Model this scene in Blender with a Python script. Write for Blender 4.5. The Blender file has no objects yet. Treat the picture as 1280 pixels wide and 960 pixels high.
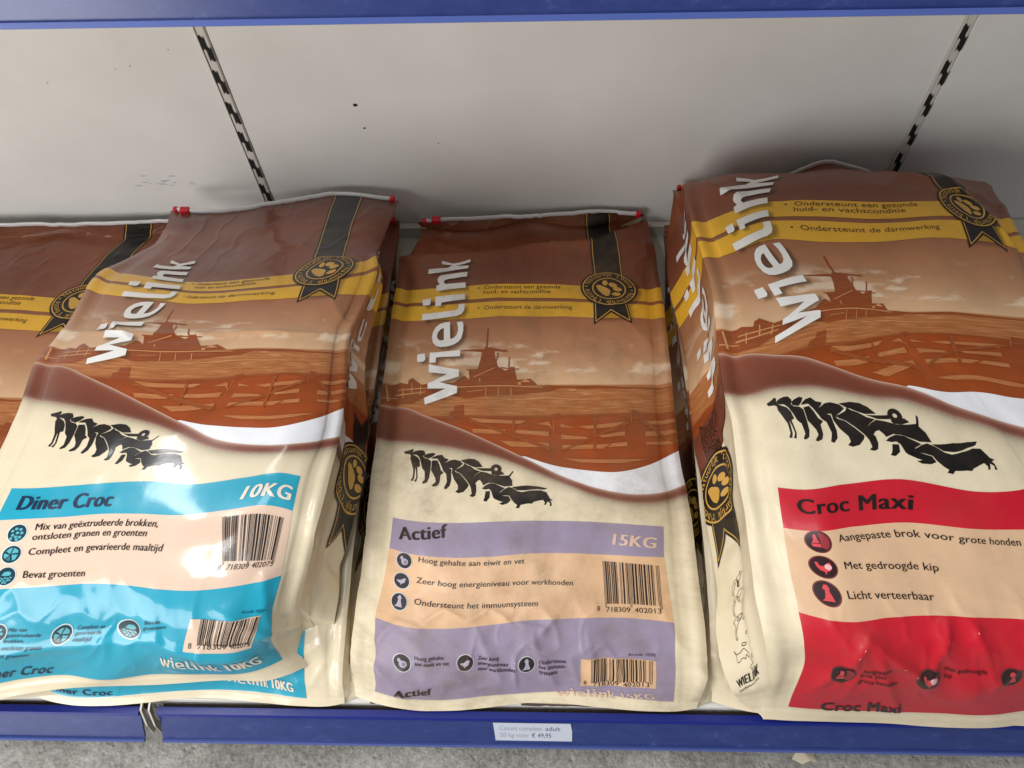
import bpy, math, random
import numpy as np
from mathutils import Matrix, Vector
from mathutils.geometry import tessellate_polygon
random.seed(4); RNG = np.random.default_rng(7)
scene = bpy.context.scene
COL = scene.collection

# ------------------------------------------------------------------ camera
cam_data = bpy.data.cameras.new('camera'); cam = bpy.data.objects.new('camera', cam_data); COL.objects.link(cam)
cam_data.sensor_width = 36.0; cam_data.lens = 961.0/1280*36; cam_data.clip_start = 0.02; cam_data.clip_end = 200
rx, dn, fw = Vector((0.99944,0.01804,-0.02831)), Vector((0.00047,-0.85075,-0.52556)), Vector((-0.03357,0.52526,-0.85028))
m = Matrix((rx, -dn, -fw)).transposed().to_4x4(); m.translation = (0, 0, 1.12)
cam.matrix_world = m
scene.camera = cam

# ------------------------------------------------------------------ world, lamps, exposure
world = bpy.data.worlds.new('World'); scene.world = world; world.use_nodes = True
wbg = world.node_tree.nodes['Background']; wbg.inputs['Color'].default_value = (0.86, 0.92, 1.0, 1); wbg.inputs['Strength'].default_value = 0.24
def area(name, loc, aim, sx, sy, power, color, spread=180):
    d = bpy.data.lights.new(name, 'AREA'); d.shape = 'RECTANGLE'; d.size = sx; d.size_y = sy; d.energy = power; d.color = color; d.spread = math.radians(spread)
    o = bpy.data.objects.new(name, d); COL.objects.link(o); o.location = loc
    o.rotation_euler = (Vector(aim)-Vector(loc)).to_track_quat('-Z', 'Y').to_euler(); return o
area('door_daylight', (-1.9, -1.6, 0.95), (0.0, 0.8, 0.45), 1.3, 1.5, 54, (1.0, 0.99, 0.97))
area('roof_light', (-0.15, -0.15, 2.7), (-0.05, 0.3, 0.1), 0.45, 1.1, 17, (0.96, 0.98, 1.0))
strip = area('roof_window', (-1.20, -0.15, 2.7), (-1.20, -0.15, 0.0), 0.26, 1.9, 52, (0.98, 0.99, 1.0)); strip.rotation_euler = (0, 0, math.radians(19))
scene.view_settings.view_transform = 'Standard'; scene.view_settings.look = 'None'
scene.view_settings.exposure = -0.12; scene.view_settings.gamma = 1.0
scene.cycles.use_denoising = True
scene.cycles.max_bounces = 6
ART = {'dogs': [[[-156.2, 320.3], [-155.0, 317.7], [-148.8, 317.0], [-146.9, 315.4], [-147.4, 311.5], [-144.4, 302.8], [-142.0, 296.1], [-141.6, 285.6], [-143.8, 280.8], [-141.2, 279.9], [-139.8, 284.6], [-139.8, 299.0], [-138.4, 294.2], [-137.2, 284.6], [-139.4, 279.9], [-137.1, 279.0], [-135.8, 284.7], [-137.4, 299.0], [-134.1, 299.9], [-135.1, 307.7], [-137.8, 312.5], [-144.3, 316.4], [-145.8,
319.4], [-144.0, 323.3], [-145.9, 324.3], [-148.4, 322.9]], [[-144.3, 317.0], [-138.9, 315.8], [-136.0, 312.5], [-133.4, 305.7], [-131.3, 298.0], [-127.5, 293.3], [-126.6, 282.8], [-129.7, 278.1], [-127.9, 276.8], [-123.7, 278.7], [-121.6, 284.7], [-120.9, 294.2], [-120.6, 306.8], [-123.5, 310.0], [-129.8, 312.0], [-131.8, 314.5], [-128.9, 318.4], [-131.1, 322.4], [-136.0, 322.9], [-141.2, 321.9],
[-145.5, 319.7]], [[-130.5, 313.5], [-124.5, 311.2], [-120.2, 313.6], [-115.6, 317.9], [-118.9, 319.5], [-125.0, 318.4], [-130.2, 316.5]], [[-119.5, 308.7], [-119.8, 295.2], [-116.8, 290.4], [-113.8, 284.8], [-112.9, 279.5], [-117.7, 274.4], [-115.5, 273.1], [-110.5, 274.4], [-108.2, 279.1], [-107.6, 288.6], [-103.8, 291.5], [-107.5, 295.3], [-109.8, 302.9], [-112.8, 308.7]], [[-121.0, 311.6],
[-112.7, 311.3], [-109.1, 305.8], [-106.0, 299.1], [-104.0, 293.9], [-100.2, 290.1], [-99.0, 279.2], [-102.5, 270.7], [-99.8, 269.3], [-95.7, 273.6], [-94.0, 281.1], [-94.2, 296.3], [-99.9, 299.1], [-103.7, 303.0], [-104.7, 304.9], [-100.4, 306.8], [-98.0, 309.8], [-103.4, 311.7], [-107.2, 316.6], [-113.3, 315.9], [-118.5, 313.6]], [[-104.7, 304.9], [-102.7, 301.0], [-98.1, 298.2], [-92.9, 297.8],
[-93.2, 291.5], [-90.6, 283.0], [-85.5, 274.6], [-85.2, 269.0], [-88.4, 265.6], [-84.9, 263.8], [-78.9, 265.3], [-74.1, 270.9], [-72.5, 274.6], [-78.1, 283.0], [-83.7, 290.2], [-89.1, 292.5], [-90.1, 295.3], [-84.2, 299.2], [-80.0, 303.1], [-82.9, 306.9], [-90.0, 309.2], [-96.1, 308.4], [-100.4, 305.9]], [[-82.9, 307.9], [-72.5, 309.9], [-65.4, 308.9], [-60.0, 305.1], [-55.4, 298.0], [-65.0,
297.9], [-72.1, 301.2], [-74.8, 303.1], [-77.5, 304.0]], [[-90.1, 295.3], [-87.3, 292.9], [-82.9, 290.6], [-77.3, 284.0], [-71.7, 275.6], [-69.7, 270.0], [-68.9, 262.6], [-71.5, 259.8], [-68.3, 258.3], [-65.0, 259.8], [-63.6, 266.3], [-63.9, 274.7], [-68.4, 277.5], [-69.4, 281.2], [-64.5, 287.8], [-58.6, 292.2], [-64.8, 294.5], [-70.3, 299.3], [-74.7, 301.2], [-77.5, 304.0], [-79.9, 300.2],
[-85.0, 297.3]], [[-64.9, 296.8], [-44.9, 295.5], [-45.6, 291.7], [-56.0, 292.6]], [[-45.5, 289.8], [-31.7, 290.5], [-29.0, 287.1], [-36.8, 285.9], [-43.7, 287.0]], [[-69.4, 281.2], [-68.4, 277.5], [-65.3, 275.2], [-62.4, 279.4], [-59.0, 280.9], [-56.3, 276.6], [-55.3, 273.4], [-48.5, 276.6], [-41.6, 275.7], [-35.5, 273.0], [-29.5, 270.6], [-20.1, 271.2], [-20.2, 278.6], [-22.9, 283.3], [-17.9,
290.0], [-18.7, 291.3], [-23.8, 285.2], [-33.3, 285.2], [-42.0, 286.1], [-50.7, 289.8], [-57.7, 291.7], [-63.7, 287.8]], [[-56.8, 269.1], [-52.5, 267.8], [-48.3, 268.6], [-45.6, 265.5], [-43.6, 257.2], [-41.8, 255.0], [-35.8, 251.8], [-32.4, 250.9], [-36.5, 248.5], [-33.1, 246.7], [-27.2, 248.2], [-23.1, 251.9], [-24.9, 257.3], [-32.6, 258.7], [-36.9, 260.0], [-35.3, 263.7], [-29.4, 268.3],
[-34.6, 271.1], [-40.7, 274.8], [-46.8, 275.7], [-52.7, 272.9]], [[-52.4, 265.4], [-47.3, 265.5], [-47.9, 257.2], [-51.9, 252.0], [-55.4, 253.1], [-53.8, 257.1]], [[-20.9, 269.3], [-2.1, 270.9], [13.3, 269.5], [24.3, 267.2], [20.1, 265.8], [9.9, 266.2], [-5.5, 264.4], [-14.0, 264.7]], [[-36.9, 261.3], [-36.0, 259.1], [-29.2, 259.1], [-24.1, 258.2], [-22.3, 253.7], [-18.4, 248.2], [-15.4, 245.6],
[-17.3, 241.9], [-13.6, 241.4], [-11.5, 245.6], [-1.9, 247.4], [2.3, 246.9], [4.9, 249.3], [11.6, 251.2], [17.5, 252.1], [20.0, 248.5], [18.4, 245.8], [20.9, 245.8], [23.4, 250.3], [26.8, 247.6], [25.9, 244.4], [28.4, 244.0], [28.5, 248.5], [26.8, 251.2], [31.0, 251.3], [26.8, 254.0], [22.6, 262.2], [15.0, 264.5], [1.4, 263.9], [-8.8, 262.0], [-14.0, 263.3], [-19.1, 267.5], [-24.3, 269.7], [-29.4,
267.4]]], 'curl': [[-39.08, 294.05], 6.53, 2.06], 'letters': [[[[-134.2, 388.3], [-93.3, 407.4], [-93.9, 418.4], [-118.4, 424.5], [-92.3, 433.7], [-93.0, 445.0], [-134.2, 451.3], [-133.3, 438.8], [-108.8, 437.7], [-133.6, 421.1], [-133.1, 413.4], [-109.0, 415.0], [-136.1, 398.3]]], [[[-134.5, 471.0], [-92.2, 475.7], [-92.4, 466.0], [-125.5, 463.7], [-125.4, 455.1], [-134.0, 454.5]]], [[[-151.1,
465.2], [-150.1, 467.5], [-140.9, 469.0], [-139.7, 459.4], [-141.4, 455.9], [-150.2, 454.5]]], [[[-109.6, 521.0], [-118.2, 520.4], [-124.3, 518.3], [-129.5, 513.4], [-132.7, 506.1], [-133.8, 497.7], [-131.6, 488.1], [-127.3, 482.8], [-120.6, 480.7], [-110.8, 481.3], [-102.4, 483.9], [-95.3, 488.7], [-91.5, 495.2], [-89.8, 505.1], [-90.0, 514.2], [-91.6, 520.9], [-100.0, 520.0], [-97.6, 512.7],
[-97.0, 506.0], [-98.9, 498.8], [-102.5, 494.6], [-107.4, 493.1]], [[-117.6, 510.9], [-121.7, 509.4], [-125.2, 504.9], [-126.7, 499.2], [-125.7, 494.7], [-123.5, 491.7], [-120.0, 490.8], [-116.4, 491.7]]], [[[-150.3, 525.7], [-150.7, 536.6], [-103.2, 540.5], [-100.1, 543.0], [-99.2, 549.9], [-90.6, 550.5], [-90.9, 540.4], [-94.1, 534.2], [-101.4, 530.8]]], [[[-132.8, 549.4], [-133.9, 565.2],
[-90.7, 567.3], [-90.2, 557.7], [-124.3, 554.7], [-125.2, 549.3]]], [[[-152.2, 561.2], [-140.1, 563.3], [-139.9, 553.8], [-141.8, 551.6], [-150.6, 551.3]]], [[[-132.8, 575.5], [-133.0, 585.6], [-128.3, 587.9], [-131.5, 593.1], [-132.3, 597.7], [-130.6, 603.0], [-126.4, 605.7], [-118.7, 606.9], [-88.9, 608.1], [-89.0, 599.2], [-115.5, 597.6], [-121.1, 596.0], [-122.9, 592.4], [-120.0, 587.8],
[-90.5, 588.3], [-90.0, 578.6]]], [[[-146.6, 609.1], [-146.5, 618.1], [-118.2, 620.3], [-113.2, 625.0], [-128.3, 627.8], [-129.1, 634.6], [-110.3, 628.4], [-86.9, 637.1], [-86.1, 630.6], [-108.4, 623.0], [-88.3, 622.5], [-88.5, 616.1]]]], 'mill': [[[-55.8, 508.7], [-53.4, 507.9], [-54.9, 480.2], [-57.6, 480.2]], [[-92.2, 475.6], [-62.8, 478.1], [-57.5, 476.0], [-57.4, 473.0], [-67.8, 473.5],
[-81.7, 474.3]], [[-47.2, 479.3], [-27.6, 475.1], [-27.6, 472.2], [-47.0, 474.3]], [[-62.7, 476.0], [-57.7, 481.0], [-48.9, 480.2], [-44.3, 476.0], [-45.2, 469.7], [-42.0, 457.3], [-39.4, 448.3], [-29.7, 441.8], [-23.9, 445.0], [-24.7, 447.9], [-16.5, 447.9], [-16.0, 441.0], [-12.8, 427.0], [-12.6, 418.2], [-79.0, 418.2], [-99.2, 417.4], [-99.6, 424.1], [-85.0, 435.8], [-77.8, 428.9], [-79.6,
444.2], [-82.7, 444.2], [-82.7, 445.9], [-68.4, 445.9], [-66.8, 449.1], [-63.9, 463.5], [-63.1, 469.7]], [[-25.3, 463.5], [-23.6, 463.5], [-23.6, 447.1], [-25.7, 447.1]], [[-35.9, 447.5], [-10.3, 445.0], [-10.3, 443.4], [-35.9, 445.5]], [[-12.8, 427.0], [5.1, 428.6], [15.2, 418.3], [-12.6, 417.5]], [[-194.0, 415.8], [-180.5, 417.0], [-170.8, 422.1], [-160.4, 419.7], [-159.3, 426.9], [-154.5,
430.1], [-147.1, 423.7], [-141.7, 419.8], [-126.7, 422.9], [-98.0, 424.5], [-97.1, 409.1], [-132.0, 403.2], [-151.0, 389.6], [-190.2, 386.9]], [[-99.3, 418.2], [21.9, 416.7], [48.7, 414.4], [28.6, 407.3], [-24.8, 403.4], [-84.7, 398.6], [-98.4, 403.3]], [[21.9, 417.9], [65.4, 416.3], [88.9, 417.9], [122.1, 415.2], [188.3, 412.9], [188.1, 411.3], [121.9, 412.5], [65.4, 412.8], [42.0, 412.4]],
[[-42.8, 471.8], [-38.6, 471.8], [-42.3, 455.2], [-43.7, 457.3], [-40.7, 470.1], [-42.7, 470.1]], [[-81.4, 445.9], [-76.9, 445.9], [-76.2, 430.9], [-78.3, 430.9], [-78.9, 443.8]]], 'mill_light': [[[-97.6, 417.8], [-15.0, 417.9], [21.9, 415.1], [21.9, 413.9], [-15.0, 416.3], [-97.5, 416.2]], [[-11.7, 423.0], [-7.7, 423.0], [-7.6, 419.0], [-11.6, 419.0]], [[-2.3, 428.2], [5.1, 423.4], [4.5, 422.6],
[-7.7, 423.4]], [[-64.3, 430.1], [-62.9, 430.1], [-62.7, 424.6], [-64.1, 424.6]], [[-24.6, 396.4], [21.9, 398.8], [81.4, 395.8], [81.4, 394.6], [21.9, 397.2], [-24.6, 395.2]], [[-72.9, 432.9], [-44.5, 447.1], [-43.7, 445.9], [-71.5, 432.1]], [[-155.4, 420.9], [-154.4, 420.9], [-152.3, 405.2], [-153.7, 405.2]], [[-143.3, 418.2], [-142.3, 418.2], [-140.7, 403.2], [-142.1, 403.2]], [[-173.1, 410.2],
[-146.3, 414.2], [-134.6, 415.0], [-134.5, 413.8], [-172.9, 408.7]], [[-175.8, 403.2], [-157.4, 405.2], [-135.8, 409.1], [-135.7, 407.5], [-157.2, 403.2], [-175.6, 401.2]], [[-188.5, 396.2], [-171.9, 398.5], [-171.8, 397.4], [-188.3, 394.6]], [[-185.4, 415.0], [-184.0, 415.0], [-181.3, 391.5], [-182.7, 391.5]], [[-166.6, 413.0], [-165.5, 413.0], [-164.1, 397.4], [-165.1, 397.4]], [[-55.3, 415.1],
[-54.6, 415.1], [-53.8, 401.4], [-54.8, 401.4]], [[-38.5, 415.1], [-37.8, 415.1], [-37.1, 401.4], [-38.1, 401.4]], [[-21.6, 414.3], [-20.6, 414.3], [-20.1, 401.4], [-21.1, 401.4]], [[-80.2, 409.2], [-58.5, 411.1], [-58.5, 410.3], [-80.2, 408.4]], [[55.3, 411.2], [67.0, 411.2], [65.3, 408.9], [56.9, 408.9]]], 'gate_light': [[[-73.3, 368.1], [-0.4, 363.4], [-8.5, 358.9], [-73.0, 361.4]], [[-70.3,
351.8], [-26.3, 350.4], [-32.6, 343.8], [-68.4, 345.9]], [[-13.3, 349.7], [28.8, 347.6], [28.8, 340.3], [-17.1, 344.9]], [[-34.0, 334.0], [28.7, 330.6], [28.7, 324.5], [-19.3, 325.0]], [[12.7, 359.0], [28.9, 363.1], [32.1, 356.1]], [[44.5, 359.1], [62.9, 353.2], [44.4, 354.3]], [[67.8, 355.1], [129.5, 361.9], [129.2, 355.2], [80.6, 351.4]], [[44.9, 343.3], [77.0, 340.5], [83.9, 336.9], [44.8,
336.7]], [[93.1, 341.6], [128.7, 347.9], [128.3, 341.7], [97.8, 339.1]], [[46.3, 328.1], [108.5, 329.8], [98.7, 323.7], [46.2, 322.4]], [[111.8, 330.9], [131.0, 332.7], [130.6, 327.0], [105.2, 325.5]], [[155.5, 362.7], [192.8, 365.0], [192.9, 359.1], [155.1, 357.5]], [[154.3, 347.3], [192.9, 349.2], [192.4, 343.7], [153.8, 340.0]], [[154.8, 332.1], [192.5, 334.7], [192.0, 329.3], [154.5, 328.5]],
[[137.6, 382.1], [138.3, 382.1], [137.9, 361.2], [137.3, 361.2]], [[34.8, 366.1], [35.5, 366.1], [35.5, 340.3], [34.9, 340.3]], [[28.9, 357.9], [34.7, 352.0], [34.0, 350.9], [28.6, 356.4]], [[46.0, 309.0], [154.6, 308.0], [126.1, 303.7], [69.5, 304.1]]], 'gate_dark': [[[-94.8, 387.0], [-82.9, 388.6], [-81.1, 367.0], [-97.3, 366.9]], [[34.3, 373.6], [44.1, 375.1], [44.6, 365.4], [34.2, 365.4]],
[[138.4, 379.1], [148.4, 377.6], [148.6, 365.6], [137.5, 365.6]], [[-100.9, 378.3], [-93.7, 380.2], [-93.0, 368.1], [-102.3, 368.1]], [[-81.7, 365.9], [-74.3, 367.4], [33.5, 323.1], [28.6, 319.5]], [[44.6, 321.7], [48.4, 319.6], [136.5, 359.7], [132.2, 362.6]], [[149.1, 363.4], [153.7, 365.7], [191.9, 328.6], [191.5, 323.6]], [[-18.5, 367.5], [-14.9, 367.5], [-14.3, 332.2], [-17.9, 333.7]],
[[88.3, 368.5], [92.2, 368.5], [90.3, 320.1], [86.5, 320.1]]], 'wave_top': [[-198.3, 384.6], [-179.9, 383.8], [-159.8, 383.1], [-132.3, 372.5], [-88.3, 353.9], [-48.5, 333.9], [0.1, 307.4], [47.1, 283.3], [93.2, 268.3], [138.9, 261.9], [169.8, 265.4], [198.5, 277.3]], 'wave_bot': [[-192.7, 333.4], [-161.8, 333.5], [-122.6, 330.0], [-73.6, 319.4], [-31.7, 307.2], [6.5, 290.0], [46.9, 273.1], [86.6,
258.3], [122.9, 250.9], [153.3, 250.4], [198.4, 261.3]], 'white_top': [[-3.1, 311.6], [31.7, 299.8], [78.6, 293.1], [125.4, 292.3], [157.2, 301.1], [196.7, 322.2]], 'pad': [[-0.46, 0.1], [-0.41, 0.18], [-0.31, 0.18], [-0.1, 0.06], [0.01, -0.03], [0.05, -0.14], [-0.0, -0.39], [-0.1, -0.44], [-0.24, -0.33], [-0.36, -0.14]], 'toes': [[-0.13, 0.31, 0.1, 0.14, 0], [0.15, 0.21, 0.16, 0.12, 0.35], [0.3,
-0.01, 0.16, 0.11, 0.2], [0.24, -0.29, 0.16, 0.1, -0.1]], 'claims': [['\u2022  Ondersteunt een gezonde', -72.3, 572.3, 47.9, 574.0, 6.5, 'ink', 0, 0], ['huid- en vachtconditie', -63.9, 563.9, 33.3, 565.3, 6.5, 'ink', 0, 0], ['\u2022  Ondersteunt de darmwerking', -71.9, 538.5, 63.4, 538.1, 6.3, 'ink', 0, 0]]}
TEXTS = {'actief': [['Actief', -153.7, 201.3, -97.9, 209.2, 15.8, 'ink', 2, 0.08], ['Hoog gehalte aan eiwit en vet', -129.7, 178.8, -4.4, 172.6, 6.1, 'ink', 1, 0], ['Zeer hoog energieniveau voor werkhonden', -130.2, 155.6, 60.7, 143.6, 6.2, 'ink', 1, 0], ['Ondersteunt het immuunsysteem', -130.6, 131.9, 16.6, 121.1, 6.4, 'ink', 1, 0], ['15KG', 109.4, 195.5, 155.5, 192.2, 14.0, 'pale', 2, 0], ['Hoog gehalte', -130.7, 70.9, -98.3, 72.3, 4.5, 'ink', 1, 0], ['aan eiwit en vet', -131.1, 64.2, -92.1, 65.4, 4.6, 'ink', 1, 0], ['Zeer hoog', -57.7, 69.5, -32.1, 67.1, 4.5, 'ink', 1, 0], ['energieniveau', -57.8, 63.2, -20.7, 58.5, 4.6, 'ink', 1, 0], ['voor werkhonden', -57.8, 56.3, -12.3, 51.2, 4.7, 'ink', 1, 0], ['Ondersteunt', 19.0, 58.7, 52.9, 56.2, 4.7, 'ink', 1, 0], ['het immuun-', 18.9, 52.2, 52.8, 49.9, 4.8, 'ink', 1, 0], ['systeem', 18.8, 45.8, 41.1, 44.0, 5.0, 'ink', 1, 0], ['Actief', -152.5, 20.4, -113.4, 26.5, 9.6, 'ink', 2, 0.08], ['wielink', 39.3, 10.7, 107.2, 14.7, 11.4, 'pale', 2, 0], ['15KG', 116.1, 17.0, 148.4, 20.8, 6.6, 'pale', 2, 0], ['Art.code: 10200', 124.3, 66.2, 150.7, 68.4, 3.0, 'ink', 0, 0]], 'diner': [['Diner Croc', -146.1, 198.9, -39.1, 193.7, 18.6, 'navy', 2, 0], ['10KG', 105.1, 192.6, 158.2, 191.3, 16.6, 'pale', 2, 0], ['Mix van ge\u00ebxtrudeerde brokken, ', -118.9, 171.6, 26.2, 169.4, 8.1, 'ink', 1, 0], ['ontsloten granen en groenten', -119.6, 159.6, 16.5, 158.5, 7.8, 'ink', 1, 0], ['Compleet en gevarieerde maaltijd', -119.9, 141.9, 40.9, 143.2, 7.8, 'ink', 1, 0], ['Bevat groenten', -121.2, 117.0, -53.1, 114.3, 7.2, 'ink', 1, 0], ['Mix van', -124.1, 65.3, -104.5, 64.8, 3.2, 'navy', 1, 0], ['ge\u00ebxtrudeerde', -125.1, 60.6, -88.4, 59.1, 3.2, 'navy', 1, 0], ['brokken, ', -126.0, 55.7, -104.3, 54.5, 3.2, 'navy', 1, 0], ['ontsloten granen', -126.3, 49.7, -83.8, 47.8, 3.2, 'navy', 1, 0], ['en groenten', -126.2, 44.5, -95.0, 42.3, 3.2, 'navy', 1, 0], ['Compleet en', -53.2, 63.0, -24.6, 63.9, 3.4, 'navy', 1, 0], ['gevarieerde', -54.1, 58.1, -26.4, 58.7, 3.4, 'navy', 1, 0], ['maaltijd', -54.1, 52.9, -34.9, 53.4, 3.4, 'navy', 1, 0], ['Bevat', 38.1, 73.1, 61.3, 76.5, 3.2, 'navy', 1, 0], ['groenten', 35.5, 67.8, 70.5, 72.3, 3.2, 'navy', 1, 0], ['Diner Croc', -142.8, 25.1, -63.7, 21.2, 8.4, 'navy', 2, 0], ['wielink', 64.5, 33.1, 120.1, 27.7, 13.8, 'pale', 2, 0], ['10KG', 126.3, 27.1, 151.3, 26.4, 11.9, 'pale', 2, 0], ['Art.code: 10207', 140.2, 84.6, 159.6, 81.4, 2.1, 'navy', 0, 0]], 'maxi': [['Croc Maxi', -149.2, 203.9, -42.8, 196.7, 14.4, 'ink', 2, 0], ['Aangepaste brok voor grote honden', -118.1, 174.8, 49.6, 168.4, 6.5, 'ink', 1, 0], ['Met gedroogde kip', -122.2, 151.1, -34.8, 143.0, 6.4, 'ink', 1, 0], ['Licht verteerbaar', -129.2, 126.1, -46.9, 118.2, 6.8, 'ink', 1, 0], ['Aangepaste', -125.9, 61.3, -97.1, 62.4, 4.1, 'ink', 1, 0], ['brok voor', -126.5, 55.7, -102.2, 56.7, 4.1, 'ink', 1, 0], ['grote honden', -126.6, 49.4, -91.0, 48.8, 4.2, 'ink', 1, 0], ['Met gedroogde', -45.8, 60.3, -6.9, 61.5, 3.8, 'ink', 1, 0], ['kip', -46.5, 54.1, -38.8, 54.0, 3.9, 'ink', 1, 0], ['Croc Maxi', -149.1, 17.8, -84.6, 18.6, 10.2, 'ink', 2, 0]]}
ICONS = {'actief': [[-146.3, 177.3, 9.0, 9.2, 'egg'], [-146.8, 154.3, 9.0, 8.8, 'bird'], [-146.9, 131.4, 8.8, 9.2, 'dog'], [-144.5, 64.7, 9.2, 10.4, 'egg'], [-72.9, 67.1, 10.0, 10.4, 'bird'], [3.1, 58.4, 10.5, 9.6, 'dog']], 'diner': [[-137.4, 169.3, 10.3, 11.0, 'mix'], [-138.2, 144.3, 10.5, 10.4, 'pie'], [-140.2, 120.1, 10.6, 9.9, 'bowl'], [-136.6, 64.2, 11.1, 8.5, 'mix'], [-67.4, 59.5, 10.2, 9.1,
'pie'], [9.7, 65.0, 19.9, 7.8, 'bowl']], 'maxi': [[-138.2, 176.6, 11.5, 10.0, 'dogbox'], [-141.0, 152.9, 11.1, 10.0, 'hen'], [-145.1, 129.2, 10.2, 10.6, 'dog'], [-140.8, 57.8, 10.0, 9.2, 'dogbox'], [-62.5, 56.0, 11.3, 9.2, 'hen'], [15.4, 58.8, 10.7, 8.8, 'dog']]}
CODES = {'actief': [[[[97.1, 174.0], [158.3, 170.4], [158.7, 118.8], [100.5, 117.7]], None, '8718309402013', [['8', 90.9, 113.8, 94.2, 113.8, 5.4, 'ink', 0, 0], ['718309', 101.4, 112.6, 128.3, 112.4, 5.5, 'ink', 0, 0], ['402013', 133.0, 112.6, 157.8, 113.9, 5.5, 'ink', 0, 0]]], [[[82.8, 61.1], [147.8, 63.3], [146.5, 38.8], [81.7, 32.9]], [[71.0, 61.3], [151.0, 64.1], [149.7, 34.2], [68.9, 27.9]],
'8718309402013', [['8', 73.1, 30.1, 76.6, 30.3, 5.3, 'ink', 0, 0], ['718309', 84.3, 29.6, 112.9, 32.0, 5.5, 'ink', 0, 0], ['402013', 117.7, 32.3, 144.0, 35.4, 5.2, 'ink', 0, 0]]]], 'diner': [[[[93.7, 175.0], [156.8, 170.2], [157.9, 119.7], [111.6, 125.7]], None, '8718309402075', [['8', 107.6, 122.1, 110.5, 121.8, 4.6, 'ink', 0, 0], ['718309', 115.9, 121.1, 135.7, 119.1, 4.5, 'ink', 0, 0],
['402075', 138.4, 119.4, 157.3, 117.5, 4.7, 'ink', 0, 0]]], [[[107.1, 82.7], [157.7, 78.7], [150.4, 54.1], [108.8, 59.5]], [[97.8, 82.9], [158.1, 79.3], [151.2, 49.5], [96.0, 53.8]], '8718309402075', [['8', 100.8, 56.6, 104.0, 56.7, 5.1, 'ink', 0, 0], ['718309', 109.1, 56.4, 132.1, 55.3, 5.1, 'ink', 0, 0], ['402075', 134.4, 55.0, 150.3, 53.1, 5.3, 'ink', 0, 0]]]], 'maxi': []}
XS = [-190, -176, -140, -95, -48, 0, 48, 95, 140, 176, 190]
YS = [0, 9, 18, 31, 45, 60, 75, 107, 145, 187, 226, 265, 305, 345, 385, 425, 470, 510, 550, 590, 620, 640, 655, 668, 680, 695, 715, 745]
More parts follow.
